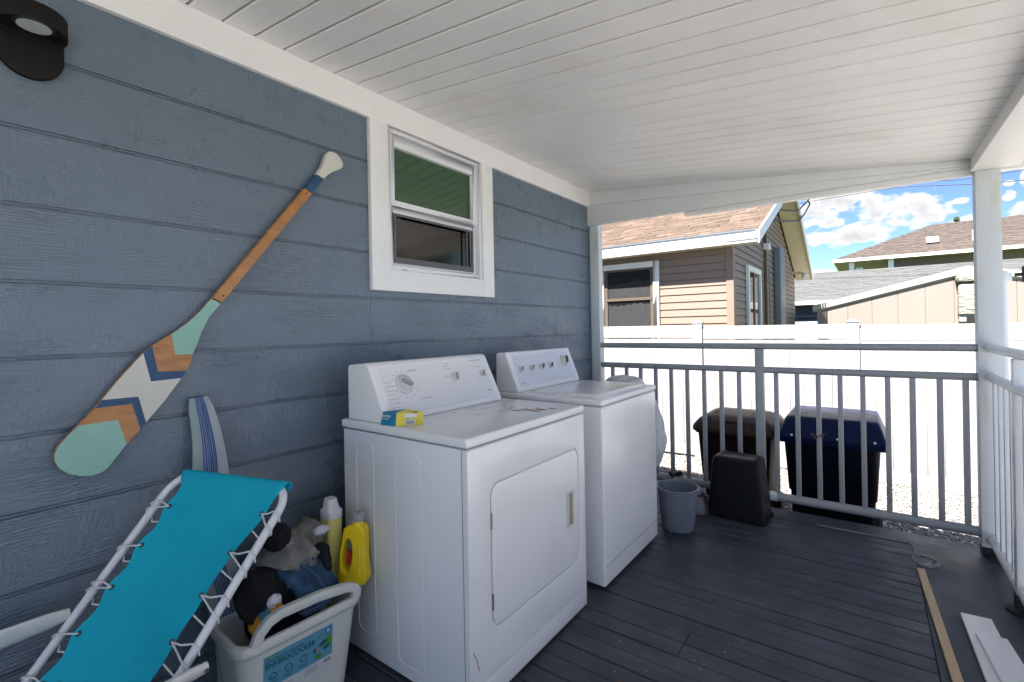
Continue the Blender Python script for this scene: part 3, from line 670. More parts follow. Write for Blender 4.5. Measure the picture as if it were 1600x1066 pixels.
for (ya, yb) in ((7.33, RYc), (15.57, RYc)):
    b = MB(); s = 1
    b.prism([(RX1, ya, rp(7.33) - .15), (RX1, ya, rp(7.33) + .02), (RX1, yb, rp(RYc) + .02), (RX1, yb, rp(RYc) - .15)], (.022, 0, 0)); b.obj('rake_board', FASC, tan)
    b = MB(); b.prism([(HX + .008, ya, rp(7.33) - .085), (HX + .008, ya, rp(7.33) - .07), (HX + .008, yb, rp(RYc) - .07), (HX + .008, yb, rp(RYc) - .085)], (.39, 0, 0)); b.obj('rake_soffit', TANW, tan)
# front window
w = MB(); framebox(w, 0, 0, 0, 0, 0, 0, 0) if False else None
def yframe(b, x0, x1, z0, z1, w, ya, yb):
    b.box(x0, x0 + w, ya, yb, z0, z1); b.box(x1 - w, x1, ya, yb, z0, z1); b.box(x0 + w, x1 - w, ya, yb, z0, z0 + w); b.box(x0 + w, x1 - w, ya, yb, z1 - w, z1)
def tan_window(x0, x1, z0, z1):
    b = MB(); yframe(b, x0, x1, z0, z1, .09, HYF - .04, HYF + .02); wd = b.obj('window', FASC, tan, bevel=.003)
    b = MB(); yframe(b, x0 + .09, x1 - .09, z0 + .09, z1 - .09, .035, HYF - .012, HYF + .015); b.obj('frame', BROWNF, wd)
    zm = (z0 + z1) / 2 + .10; b = MB(); b.box(x0 + .125, x1 - .125, HYF - .022, HYF - .013, zm - .025, zm + .02); b.obj('meeting_rail', BROWNF, wd)
    b = MB(); b.box(x0 + .125, x0 + .15, HYF - .012, HYF - .001, z0 + .125, z1 - .125); b.box(x1 - .15, x1 - .125, HYF - .012, HYF - .001, z0 + .125, z1 - .125); b.obj('sash', BROWNF, wd)
    MB().box(x0 + .15, x1 - .15, HYF + .002, HYF + .006, z0 + .125, z1 - .125).obj('pane', DGLASS, wd)
    for zc_ in (zm - .08, zm + .42 - .12):
        b = MB(); N_ = 60; pts = []
        for i in range(N_ + 1):
            x = x0 + .16 + (x1 - x0 - .32) * i / N_; pts.append((x, HYF + .0008 - .0005, zc_ - .02 * abs(math.sin(i * .33)) - .015 * math.sin(i * .11)))
        low = zc_ - (.5 if zc_ < zm else .30)
        b.prism(pts + [(pts[-1][0], pts[-1][1], low), (pts[0][0], pts[0][1], low)], (0, .0006, 0)); b.obj('curtain', CURT, wd)
tan_window(-1.86, -.80, .95, 2.35)
# gable window (slim pair of panes)
b = MB(); ya, yb2, za, zb = 8.62, 9.80, .95, 2.27
b.box(HX + .0, HX + .045, ya, ya + .09, za, zb); b.box(HX, HX + .045, yb2 - .09, yb2, za, zb); b.box(HX, HX + .045, ya + .09, yb2 - .09, zb - .09, zb); b.box(HX, HX + .045, ya + .09, yb2 - .09, za, za + .09)
gw = b.obj('window', FASC, tan)
MB().box(HX + .007, HX + .016, ya + .09, yb2 - .09, za + .09, zb - .09).obj('pane', DGLASS, gw)
MB().box(HX + .0165, HX + .03, 9.18, 9.24, za + .09, zb - .09).obj('mullion', BROWNF, gw)
# conduits, meter, panel, camera on the gable
MB().tube([(HX + .03, 10.35, .9), (HX + .03, 10.35, 3.45)], .028, 8).obj('service_pipe', BROWNP, tan)
MB().box(HX + .006, HX + .11, 10.27, 10.45, 2.72, 2.84).obj('junction_box', FASC, tan, bevel=.01)
MB().box(HX + .006, HX + .13, 11.55, 12.25, .9, 2.92).obj('utility_panel', GREYP, tan, bevel=.01)
MB().tube([(HX + .03, 10.9, .95), (HX + .03, 10.8, 1.5), (HX + .03, 10.75, 2.4)], .012, 6).obj('thin_conduit', GREYP, tan)
MB().tube([(HX + .02, 14.6, 2.62), (HX + .22, 14.5, 2.60), (HX + .34, 14.2, 2.52)], .03, 8).obj('flood_light', FASC, tan)
MB().lathe([(.05, 0), (.075, .12), (.07, .15), (.02, .16)], c=(HX + .3, 14.25, 2.50), axis=(.5, -.9, -.3)).obj('flood_light', FASC, tan)
sdp = MB()
for pts in ([(.75, 13.36, 4.34), (.80, 13.9, 4.23), (.76, 13.0, 3.82), (.72, 12.15, 3.53), (.66, 10.5, 3.25), (.5, 8.9, 3.07), (.40, 8.4, 3.0)], [(.82, 13.5, 4.6), (.85, 13.2, 4.2), (.70, 12.2, 3.75), (.60, 11.0, 3.56), (.42, 9.6, 3.40)]):
    cv = []
    for i in range(len(pts) - 1):
        for t in (0, .33, .66): cv.append(Vector(pts[i]).lerp(Vector(pts[i + 1]), t))
    cv.append(pts[-1]); sdp.tube(cv, .018, 6)
sdp.obj('service_cable', WIREM, tan)

# ================================================================== PINK SHED
shed = empty('pink_shed', 'pale pink panelled gable end with a white roof edge behind the fence', 'shed')
SY = 14.2; ex = [(.80, 1.60), (3.65, 2.33), (5.6, 1.93), (8.8, 1.2)]
def shz(x):
    for (a, za), (b_, zb) in zip(ex, ex[1:]):
        if x <= b_: return za + (zb - za) * (x - a) / (b_ - a)
    return ex[-1][1]
px = [.88, 1.10, 1.52, 1.99, 2.47, 2.95, 3.43, 3.91, 4.39, 4.87, 5.35, 5.83, 6.3]
for a, b_ in zip(px, px[1:]):
    m_ = MB(); m_.prism([(a + .005, SY, GZ), (b_ - .005, SY, GZ), (b_ - .005, SY, shz(b_ - .005))] + ([(3.65, SY, 2.33)] if a < 3.65 < b_ else []) + [(a + .005, SY, shz(a + .005))], (0, .03, 0)); m_.obj('wall_panel', PINKW, shed)
m_ = MB(); m_.prism([(.9, SY + .02, GZ), (6.3, SY + .02, GZ), (6.3, SY + .02, shz(6.3) - .02), (5.6, SY + .02, 1.9), (3.65, SY + .02, 2.3), (.9, SY + .02, 1.6)], (0, 5, 0)); m_.obj('body', mat('shed_groove', (.19, .155, .138), .7), shed)
for (a, za), (b_, zb) in zip(ex, ex[1:]):
    m_ = MB(); m_.prism([(a, SY - .06, za - .01), (b_, SY - .06, zb - .01), (b_, SY - .06, zb + .13), (a, SY - .06, za + .13)], (0, 5.4, 0)); m_.obj('roof_edge', CREAM if False else mat('cream_roof_edge', (.40, .38, .34), .5), shed)
    m_ = MB(); m_.prism([(a, SY - .035, za - .05), (b_, SY - .035, zb - .05), (b_, SY - .035, zb - .012), (a, SY - .035, za - .012)], (0, .03, 0)); m_.obj('painted_shadow_strip', PRINT, shed)  # grey strip stands in for the shadow below the roof edge
ac = empty('covered_vent_unit', 'vent unit under a wrinkled cream fabric cover on the pink shed wall', 'vent unit', (3.70, SY - .05, 1.42))
b = MB(); b.loft([rr(0, -.06, .22, .10, .03, .0), rr(0, -.07, .225, .11, .03, .06), rr(0, -.06, .215, .10, .03, .3), rr(0, -.07, .22, .11, .03, .6), rr(0, -.06, .19, .10, .03, .66)]); b.obj('fabric_cover', CREAM, ac)
b = MB(); b.loft([rr(0, -.08, .24, .13, .05, .70), rr(0, -.09, .26, .15, .05, .78), rr(0, -.07, .22, .12, .05, .90)]); b.obj('hood', CREAM, ac)
b = MB(); b.box(-.21, .21, -.12, .04, -.16, -.005); b.obj('louvre_box', PRINT, ac)
for i in range(3): MB().box(-.10, .10, -.135, -.121, -.14 + i * .035, -.12 + i * .035).obj('slat', BLACKM, ac)

# ================================================================== GREY HOUSE, NAVY WALL
gh = empty('grey_roofed_house', 'low navy house under a grey shingle roof behind the pink shed', 'house')
def shingle_roof(parent, quad, rows, cols, m, th=.03, seed=1):
    A, B, C_, D = [Vector(q) for q in quad]   # eave left, eave right, ridge right, ridge left
    r = random.Random(seed); b = MB()
    nrm = (B - A).cross(D - A).normalized()
    for i in range(rows):
        t0 = i / rows; t1 = min(1, (i + 1.15) / rows); u = 0
        L0, R0, L1, R1 = A.lerp(D, t0), B.lerp(C_, t0), A.lerp(D, t1), B.lerp(C_, t1)
        while u < 1:
            u2 = min(1, u + r.uniform(.6, 1.5) / cols); h = th * r.uniform(.35, 1)
            p = [L0.lerp(R0, u), L0.lerp(R0, u2), L1.lerp(R1, u2), L1.lerp(R1, u)]
            b.hexa([q + nrm * .001 for q in p] + [p[0] + nrm * h, p[1] + nrm * h, p[2] + nrm * h * .4, p[3] + nrm * h * .4]); u = u2
    o = b.obj('shingles', m, parent); o['kind'] = 'stuff'; return o
GY = 23.6
MB().box(-9, 12, GY + .02, GY + 8, GZ, 2.14).obj('wall', NAVY, gh)
b = MB(); b.prism([(-9.4, GY - .35, 2.18), (-9.4, GY + 4.2, 3.72), (-9.4, GY + 8.6, 2.18)], (22.5, 0, 0)); b.obj('roof', SHING_G, gh)
shingle_roof(gh, ((-6, GY - .36, 2.185), (13, GY - .36, 2.185), (13, GY + 4.2, 3.725), (-6, GY + 4.2, 3.725)), 26, 50, SHING_G)
MB().box(-9.4, 13.1, GY - .40, GY - .37, 2.04, 2.19).obj('fascia', FASC, gh)
MB().box(.2, .75, GY - .3, GY - .0, .9, 1.35).obj('wall_box', GREYP, gh, bevel=.02)
f2_ = empty('far_white_fence', 'short white fence stretch seen between the tan house and the pink shed', 'fence', (0, 21.5, GZ))
for i in range(9): MB().box(-2.5 + i * .5, -2.02 + i * .5, -.02, .02, 0, 1.88).obj('picket', VINYL, f2_)

# ================================================================== FAR TWO-STOREY HOUSE
fh = empty('brown_roofed_house', 'distant two-storey olive house with a brown hipped shingle roof', 'house')
FY = 38.6
MB().box(2.9, 22, FY + 1.2, FY + 12, GZ, 5.3).obj('wall', OLIVE, fh)
hip = [(.1, FY, 5.44), (24, FY, 5.44), (18.5, FY + 5.6, 7.95), (5.6, FY + 5.6, 7.95)]
b = MB(); n_ = 0
b.v = [(.1, FY, 5.43), (24, FY, 5.43), (24, FY + 11.2, 5.43), (.1, FY + 11.2, 5.43), (5.6, FY + 5.6, 7.93), (18.5, FY + 5.6, 7.93)]
for q in ((0, 1, 5, 4), (1, 2, 5), (2, 3, 4, 5), (3, 0, 4), (3, 2, 1, 0)): b.face(q)
b.obj('roof', SHING_B, fh)
shingle_roof(fh, hip, 30, 60, SHING_B, .045, 3)
MB().box(.05, 24.05, FY - .06, FY - .0, 5.26, 5.45).obj('fascia', FASC, fh)
b = MB(); b.box(.08, .14, FY, FY + 11, 5.26, 5.43); b.obj('fascia', FASC, fh)
MB().box(.15, 23.9, FY + .01, FY + 11, 5.24, 5.255).obj('soffit', OLIVE, fh)
for x in (.95, 3.0): MB().box(x, x + .28, FY + .4, FY + .66, 2.5, 5.235).obj('column', FASC, fh)
MB().box(1.3, 1.7, FY + .9, FY + 1.1, 4.6, 4.9).obj('balcony_box', FASC, fh)
MB().box(.6, 6, FY + .7, FY + .8, 3.4, 4.35).obj('balcony_wall', OLIVE, fh)
b = MB(); b.hexa([(4.95, 40.0, 6.2), (5.55, 40.0, 6.2), (5.55, 40.5, 6.4), (4.95, 40.5, 6.4), (4.95, 39.9, 6.48), (5.55, 39.9, 6.48), (5.55, 40.4, 6.62), (4.95, 40.4, 6.62)]); b.obj('roof_vent', FASC, fh)
MB().tube([(7.14, 40.1, 6.1), (7.14, 40.1, 6.75)], .08, 8).obj('vent_pipe', FASC, fh)

# ================================================================== TREES
def tree(name, label, x, y, z0, h, r, nleaf, seed, leafsz=.16, crown0=.35, mt=LEAF, conic=False):
    t = empty(name, label, 'tree', (x, y, z0)); rn = random.Random(seed)
    b = MB(); b.tube([(0, 0, 0), (.1, .05, h * .3), (-.05, .1, h * .55), (.05, 0, h * .85)], [h * .03, h * .022, h * .014, h * .005], 8)
    for i in range(7):
        a = rn.uniform(0, 6.28); z = h * rn.uniform(.35, .7); l = r * rn.uniform(.5, .85)
        b.tube([(0, 0, z), (l * .5 * math.cos(a), l * .5 * math.sin(a), z + l * .35), (l * math.cos(a), l * math.sin(a), z + l * .5)], [h * .01, h * .006, h * .003], 6)
    b.obj('trunk', BARK, t)
    c = MB(); cl = []
    for i in range(26):
        a = rn.uniform(0, 6.28); q = rn.uniform(0, 1); zz = h * (crown0 + (1 - crown0) * q); rad = r * (1 - q if conic else math.sqrt(max(.05, 1 - (2 * q - .9) ** 2))) * rn.uniform(.3, .85)
        cl.append((rad * math.cos(a), rad * math.sin(a), zz, r * rn.uniform(.22, .42) * (.5 if conic else 1)))
    for i in range(nleaf):
        cx, cy, cz, cr = cl[rn.randrange(len(cl))]
        d = Vector((rn.gauss(0, 1), rn.gauss(0, 1), rn.gauss(0, .8))); d = d.normalized() * cr * rn.uniform(.5, 1) ** .5
        p = Vector((cx, cy, cz)) + d; u = Vector((rn.gauss(0, 1), rn.gauss(0, 1), rn.gauss(0, 1))).normalized(); w = u.orthogonal().normalized(); s = leafsz * rn.uniform(.5, 1.2)
        n = len(c.v); c.v += [tuple(p - u * s), tuple(p - w * s * .4), tuple(p + u * s), tuple(p + w * s * .4)]; c.face((n, n + 1, n + 2, n + 3))
    c.obj('crown', mt, t); return t
tree('tree', 'dark conical treetop poking above the ridge of the brown roof', 7.15, 47, GZ, 9.2, .9, 2500, 3, .16, .5, conic=True)
tree('tree', 'leafy tree right of the gravel yard mirrored in the sash window', 9.3, 10.6, GZ, 5.2, 2.2, 5000, 5)
tree('tree', 'broad green tree further right mirrored in the sash window', 12.5, 12.2, GZ, 6.4, 2.9, 6000, 6)

# power lines
for i, (pts, lb) in enumerate((([(-4, 25, 6.9), (2.87, 24, 6.74), (4.7, 24, 6.45), (9, 24, 6.5)], 'upper power line crossing the sky'), ([(-4, 25, 6.6), (2.9, 24.1, 6.55), (5.4, 24, 6.17), (9, 24, 5.95)], 'lower power line crossing the sky behind the post'))):
    cv = []
    for k in range(len(pts) - 1):
        for t in (0, .25, .5, .75): cv.append(Vector(pts[k]).lerp(Vector(pts[k + 1]), t))
    cv.append(Vector(pts[-1])); tag(MB().tube(cv, .016, 6).obj('power_line', WIREM), lb, 'power line', 'overhead power lines')

# ================================================================== PADDLE
def wp(y, z, x=.012): return (x, y, z)
pad = empty('paddle', 'painted wooden paddle with mint, navy and white chevrons hung on the siding', 'paddle', (0, 0, 0))
OL = [(0.728, 1.425), (0.693, 1.381), (0.652, 1.339), (0.604, 1.301), (0.549, 1.265), (0.525, 1.242), (0.505, 1.217), (0.455, 1.155), (0.419, 1.104), (0.402, 1.081), (0.364, 1.036), (0.337, 1.006), (0.319, 0.982), (0.311, 0.96), (0.312, 0.941), (0.32, 0.921), (0.339, 0.901), (0.367, 0.886), (0.393, 0.88), (0.416, 0.885), (0.431, 0.895), (0.452, 0.923), (0.478, 0.958), (0.514, 0.998), (0.529, 1.018), (0.582, 1.082), (0.63, 1.151), (0.646, 1.175), (0.66, 1.206), (0.665, 1.231), (0.681, 1.267), (0.694, 1.307), (0.718, 1.358), (0.758, 1.408)]
CV = [(0.614, 1.231), (0.564, 1.178), (0.544, 1.148), (0.51, 1.103), (0.493, 1.082), (0.457, 1.037)]
secs = [(OL[0:4] + [CV[0]] + OL[29:34], 0), (OL[3:5] + [CV[1]] + OL[27:30] + [CV[0]], 1), (OL[4:6] + [CV[2]] + OL[26:28] + [CV[1]], 2),
        (OL[5:9] + [CV[3]] + OL[24:27] + [CV[2]], 3), (OL[8:10] + [CV[4]] + OL[23:25] + [CV[3]], 2), (OL[9:11] + [CV[5]] + OL[22:24] + [CV[4]], 1), (OL[10:23] + [CV[5]], 0)]
b = MB()
for pts, mi in secs:
    b.cur = mi; n = len(b.v)
    b.v += [wp(y_, z_, .032) for y_, z_ in pts]; b.face(range(n, n + len(pts)))
b.cur = 1; n = len(b.v); k = len(OL)
b.v += [wp(y_, z_, .032) for y_, z_ in OL] + [wp(y_, z_, .014) for y_, z_ in OL]
for i in range(k): b.face((n + i, (n + (i + 1) % k), n + k + (i + 1) % k, n + k + i), True)
b.face(range(n + k, n + 2 * k)); 
blade = b.obj('blade', [MINT, WOODP, NAVP, IVORY], pad)
b = MB(); b.prism([wp(.731, 1.428, .010), wp(1.0865, 1.898, .010), wp(1.1205, 1.884, .010), wp(.761, 1.411, .010)], (.026, 0, 0)); b.obj('shaft', WOODP, pad, bevel=.003)
b = MB(); b.prism([wp(1.0885, 1.9005, .011), wp(1.1405, 1.970, .011), wp(1.174, 1.956, .011), wp(1.1225, 1.8865, .011)], (.024, 0, 0)); b.obj('grip_band', NAVP, pad, bevel=.002)
b = MB(); b.prism([wp(*q, .008) for q in [(1.1415, 1.972), (1.167, 2.01), (1.180, 2.045), (1.190, 2.072), (1.201, 2.085), (1.220, 2.089), (1.240, 2.086), (1.259, 2.07), (1.270, 2.052), (1.272, 2.036), (1.258, 2.022), (1.218, 1.998), (1.194, 1.978), (1.176, 1.958)]], (.030, 0, 0)); b.obj('grip', IVORY, pad, bevel=.006, seg=3)
for (y_, z_) in ((.765, 1.437), (1.093, 1.878)): MB().lathe([(.0035, 0), (.0035, .0008)], c=(.0362, y_, z_), axis=(1, 0, 0), n=10).obj('screw', BLACKM, pad)

# ================================================================== DRYER AND WASHER
def rrpoly(y0, y1, z0, z1, r, n=6):
    return [(q[0], q[1]) for q in rr((y0 + y1) / 2, (z0 + z1) / 2, (y1 - y0) / 2, (z1 - z0) / 2, r, 0, n)]
def console(parent, y0, y1, prof, z0):
    # prof: list of (x,z) for the side profile
    b = MB(); b.prism([(x, y0, z) for x, z in prof], (0, y1 - y0, 0)); return b.obj('console', ENAM, parent, bevel=.008, seg=3)
def onface(parent, p0, p1, t, y):   # point on the sloping console face, t along from top to bottom
    return Vector((p0[0] + (p1[0] - p0[0]) * t, y, p0[1] + (p1[1] - p0[1]) * t))
def knob(parent, c, nrm, r, h, m1, m2=None, ang=.5, dial=None, stem=True):
    b = MB(); n = Vector(nrm).normalized()
    if dial: b.lathe([(dial, 0), (dial, .005), (dial * .9, .009)], c=c, axis=n, n=32); b.cur = 0
    b.lathe([(r, .0), (r, h * .45), (r * .86, h * .55)], c=c, axis=n, n=28)
    kb = b.obj('knob', m1, parent)
    u = Vector((0, 1, 0)); w = n.cross(u); d = u * math.cos(ang) + w * math.sin(ang); e = n.cross(d)
    g_ = MB(); q = []
    cc_ = Vector(c) + n * h * .5
    g_.hexa([cc_ - d * r * .9 - e * r * .28, cc_ + d * r * .9 - e * r * .28, cc_ + d * r * .9 + e * r * .28, cc_ - d * r * .9 + e * r * .28,
             cc_ - d * r * .8 - e * r * .16 + n * h * .55, cc_ + d * r * .85 - e * r * .16 + n * h * .55, cc_ + d * r * .85 + e * r * .16 + n * h * .55, cc_ - d * r * .8 + e * r * .16 + n * h * .55])
    g_.obj('grip', m2 or m1, kb, bevel=.0015); return kb
def marks(parent, items, p0, p1, nrm):
    b = MB(); n = Vector(nrm).normalized(); dn = (Vector((p1[0], 0, p1[1])) - Vector((p0[0], 0, p0[1]))).normalized()
    for (y, t, wdt, hgt) in items:
        c = onface(None, p0, p1, t, y) + n * .0019
        b.hexa([c, c + Vector((0, wdt, 0)), c + Vector((0, wdt, 0)) + dn * hgt, c + dn * hgt, c + n * .0004, c + Vector((0, wdt, 0)) + n * .0004, c + Vector((0, wdt, 0)) + dn * hgt + n * .0004, c + dn * hgt + n * .0004])
    return tag(b.obj('printed_markings', PRINT, parent), kind='stuff')

dry = empty('dryer', 'white front-loading dryer with a rust-stained top, nearest the camera', 'dryer', (0, 0, 0))
DY0, DY1, DX0, DX1 = 1.17, 1.975, .15, .838
b = MB(); b.box(DX0, DX1 - .022, DY0 + .002, DY1 - .002, .012, .897); b.obj('cabinet', ENAMS, dry, bevel=.004)
# front panel with recessed seam round the door
DR = rrpoly(1.285, 1.915, .245, .757, .05)
front = MB(); OUT = [(DY0, .10), (DY1, .10), (DY1, .897), (DY0, .897)]
b = MB(); b.box(DX1 - .0215, DX1 - .004, DY0, DY1, .014, .897); b.obj('front_backing', ENAMS, dry)
def plate_with_hole(name, outer, hole, x0, x1, m, parent):
    bm = bmesh.new()
    def loop(pts): 
        vs = [bm.verts.new((x1, p[0], p[1])) for p in pts]; return [bm.edges.new((vs[i], vs[(i + 1) % len(vs)])) for i in range(len(vs))]
    e = loop(outer) + loop(hole); bmesh.ops.triangle_fill(bm, use_beauty=True, use_dissolve=False, edges=e)
    ctr = Vector((x1, sum(p[0] for p in hole) / len(hole), sum(p[1] for p in hole) / len(hole)))
    fs = list(bm.faces); r = bmesh.ops.extrude_face_region(bm, geom=fs)
    bmesh.ops.translate(bm, vec=(x0 - x1, 0, 0), verts=[v for v in r['geom'] if isinstance(v, bmesh.types.BMVert)])
    bmesh.ops.recalc_face_normals(bm, faces=bm.faces)
    es = [e_ for e_ in bm.edges if len(e_.link_faces) == 2 and e_.calc_face_angle(0) > .7 and all(abs(v.co.x - x1) < 1e-6 for v in e_.verts)]
    bmesh.ops.bevel(bm, geom=es, offset=.004, segments=3, profile=.6, affect='EDGES', clamp_overlap=True)
    me = bpy.data.meshes.new(name); bm.to_mesh(me); bm.free()
    for p in me.polygons: p.use_smooth = True
    me.set_sharp_from_angle(angle=math.radians(35)); me.materials.append(m)
    o = bpy.data.objects.new(name, me); COL.objects.link(o); o.parent = parent; return o
plate_with_hole('front_panel', [(DY0, .095), (DY1, .095), (DY1, .895), (DY0, .895)], DR, DX1 - .0038, DX1 + .004, ENAM, dry)
b = MB(); b.box(DX1 - .0038, DX1 + .0035, DY0, DY1, .014, .0935); b.obj('kick_panel', ENAM, dry, bevel=.002)
b = MB(); b.prism([(DX1 - .0036, y, z) for y, z in rrpoly(1.2915, 1.9085, .2515, .7505, .0445)], (.0085, 0, 0)); door = b.obj('door', ENAM, dry, bevel=.003, seg=3)
for z in (.318, .60): b = MB(); b.lathe([(.0045, 0), (.0045, .055)], c=(DX1 + .005, 1.287, z), n=10); b.obj('hinge', CHROME, door)
b = MB(); 
for (a, c_1, e, f) in ((1.800, 1.806, .422, .578), (1.852, 1.858, .422, .578), (1.806, 1.852, .422, .430), (1.806, 1.852, .570, .578)): b.box(DX1 + .005, DX1 + .009, a, c_1, e, f)
b.obj('latch_frame', KNOBW, door); MB().box(DX1 + .0045, DX1 + .0056, 1.806, 1.852, .430, .570).obj('latch_recess', BEIGE, door)
b = MB(); b.box(DX1 + .0056, DX1 + .0075, 1.806, 1.822, .430, .570); b.obj('latch_grip', LABW, door)
# top with rounded edge
b = MB(); b.box(DX0 - .01, DX1 + .006, DY0 - .003, DY1 + .003, .902, .936); b.obj('top', ENAMT, dry, bevel=.011, seg=4)
b = MB(); b.box(.50, .503, 1.62, 1.90, .9362, .9366); b.box(.435, .50, 1.62, 1.622, .9362, .9366); b.box(.435, .438, 1.62, 1.9, .9362, .9366); b.obj('lint_lid_seam', PRINT, dry)
# embossed side panels (thin raised borders)
for (xa, xb, zt_, zb_) in ((.235, .345, .86, .10), (.475, .615, .845, .06)):
    b = MB(); pts = [(q[0], DY0 + .0015, q[1]) for q in rrpoly(xa, xb, zb_, zt_, .03)]; b.tube(pts, .0011, 6, closed=True); b.obj('embossed_panel_edge', ENAMS, dry)
MB().box(DX1 - .024, DX1 - .0205, DY0 - .0002, DY0 + .003, .012, .897).obj('cabinet_seam', PRINT, dry)
b = MB(); b.tube([(DX1 + .0045, DY0 + .012, .225), (DX1 + .0045, DY0 + .03, .19), (DX1 + .0045, DY0 + .04, .15)], .0014, 5); b.obj('scratch', RUST, dry)
# console
P0, P1 = (.303, 1.158), (.405, .955)
con = console(dry, 1.186, 1.915, [(.165, .9365), (.165, 1.150), (.175, 1.160), (.285, 1.170), P0, P1, (.408, .9365)], .936)
nr = Vector((P0[1] - P1[1], 0, P1[0] - P0[0]))
fb = MB(); A_ = onface(None, P0, P1, .07, 1.225) ; n_ = nr.normalized()
def facepanel(y0, y1, t0, t1, parent, m=PANELW):
    b = MB(); c = [onface(None, P0, P1, t0, y0), onface(None, P0, P1, t0, y1), onface(None, P0, P1, t1, y1), onface(None, P0, P1, t1, y0)]
    b.hexa([q - n_ * .002 for q in c] + [q + n_ * .0015 for q in c]); return b.obj('console_face', m, parent)
facepanel(1.225, 1.875, .07, .97, con)
knob(con, onface(None, P0, P1, .42, 1.332) + n_ * .0015, nr, .027, .034, KNOBW, KNOBG, -.5, dial=.044)
knob(con, onface(None, P0, P1, .42, 1.637) + n_ * .0015, nr, .019, .026, KNOBW, KNOBG, 1.3)
knob(con, onface(None, P0, P1, .42, 1.835) + n_ * .0015, nr, .017, .022, KNOBW, KNOBG, 1.1)
it = [(1.235, .35 + .08 * i, .032 + .01 * (i % 3), .0016) for i in range(8)] + [(1.375, .16, .05, .003), (1.395, .74, .06, .0025), (1.60, .10, .03, .002), (1.585, .16, .03, .002), (1.60, .21, .03, .002), (1.575, .38, .03, .002), (1.775, .08, .085, .003), (1.80, .24, .04, .002), (1.832, .80, .03, .004)]
for i in range(12):
    a = .6 + i * .42; it.append((1.332 + .062 * math.cos(a), .42 + .27 * math.sin(a), .008, .002))
marks(con, it, P0, P1, nr)
# rust stains on the top (flat marks)
b = MB(); r_ = random.Random(8)
for (sx, sy, rx_, ry_) in ((.655, 1.70, .020, .009), (.61, 1.715, .013, .006), (.69, 1.735, .028, .012), (.735, 1.775, .024, .011), (.74, 1.73, .020, .008), (.59, 1.755, .010, .004), (.765, 1.825, .018, .009), (.70, 1.80, .010, .005), (.66, 1.77, .008, .004), (.62, 1.64, .006, .003), (.45, 1.52, .007, .004)):
    b.prism(blob(sx, sy, rx_ * 1.15, ry_ * 1.2, .9361, 22, int(sx * 1000), .22), (0, 0, .0004))
b.obj('rust_stain', RUST, dry)
b = MB(); r_ = random.Random(3)
for i in range(16):
    cx, cy = r_.uniform(.45, .74), r_.uniform(1.28, 1.75); a = r_.uniform(0, 3); l = r_.uniform(.004, .02)
    b.prism([(cx, cy, .9361), (cx + l * math.cos(a), cy + l * math.sin(a), .9361), (cx + l * math.cos(a), cy + l * math.sin(a) + .001, .9361), (cx, cy + .001, .9361)], (0, 0, .0003))
b.obj('scuff_marks', PRINT, dry)

# washer
wsh = empty('washer', 'white top-loading washing machine beyond the dryer', 'washing machine', (0, 0, 0))
WY0, WY1, WX0, WX1 = 2.135, 2.865, .17, .858
b = MB(); b.box(WX0, WX1, WY0, WY1, .018, .902); b.obj('cabinet', ENAM, wsh, bevel=.012, seg=4)
b = MB(); b.box(WX1 - .001, WX1 + .0015, WY0 + .012, WY1 - .012, .118, .1205); b.obj('kick_seam', PRINT, wsh)
for (x, y_) in ((.24, 2.2), (.79, 2.2), (.24, 2.8), (.79, 2.8)): MB().lathe([(.02, 0), (.02, .017)], c=(x, y_, 0), n=12).obj('foot', BLACKM, wsh)
b = MB(); b.box(WX0 - .005, WX1 + .004, WY0 - .003, WY1 + .003, .9055, .938); b.obj('top', ENAM, wsh, bevel=.013, seg=4)
b = MB(); b.loft([[(q[0], q[1], .938) for q in rr(.60, 2.51, .215, .30, .03, 0)], [(q[0], q[1], .944) for q in rr(.60, 2.51, .215, .30, .03, 0)], [(q[0], q[1], .950) for q in rr(.60, 2.51, .207, .292, .03, 0)], [(q[0], q[1], .951) for q in rr(.595, 2.51, .19, .275, .03, 0)]]); b.obj('lid', ENAM, wsh)
P0, P1 = (.258, 1.157), (.335, .965); nr = Vector((P0[1] - P1[1], 0, P1[0] - P0[0])); n_ = nr.normalized()
con = console(wsh, 2.150, 2.855, [(.185, .9385), (.185, 1.148), (.195, 1.158), (.245, 1.162), P0, P1, (.34, .9385)], .938)
facepanel(2.19, 2.815, .06, .98, con, mat('console_face_blue', (.70, .72, .77), .22))
for yk, mk in ((2.235, KNOBG), (2.345, KNOBG), (2.455, KNOBD), (2.555, KNOBD)): knob(con, onface(None, P0, P1, .50, yk) + n_ * .0015, nr, .017, .024, KNOBW, mk, .9)
knob(con, onface(None, P0, P1, .40, 2.735) + n_ * .0015, nr, .026, .036, KNOBW, KNOBD, 1.2, dial=.040)
marks(con, [(2.215, .90, .035, .005)] + [(2.20 + .105 * i, .20 - .01 * i, .045, .002) for i in range(6)] + [(2.205 + .11 * i, .34, .02, .0016) for i in range(4)] + [(2.65, .3 + .1 * i, .018, .0016) for i in range(5)], P0, P1, nr)

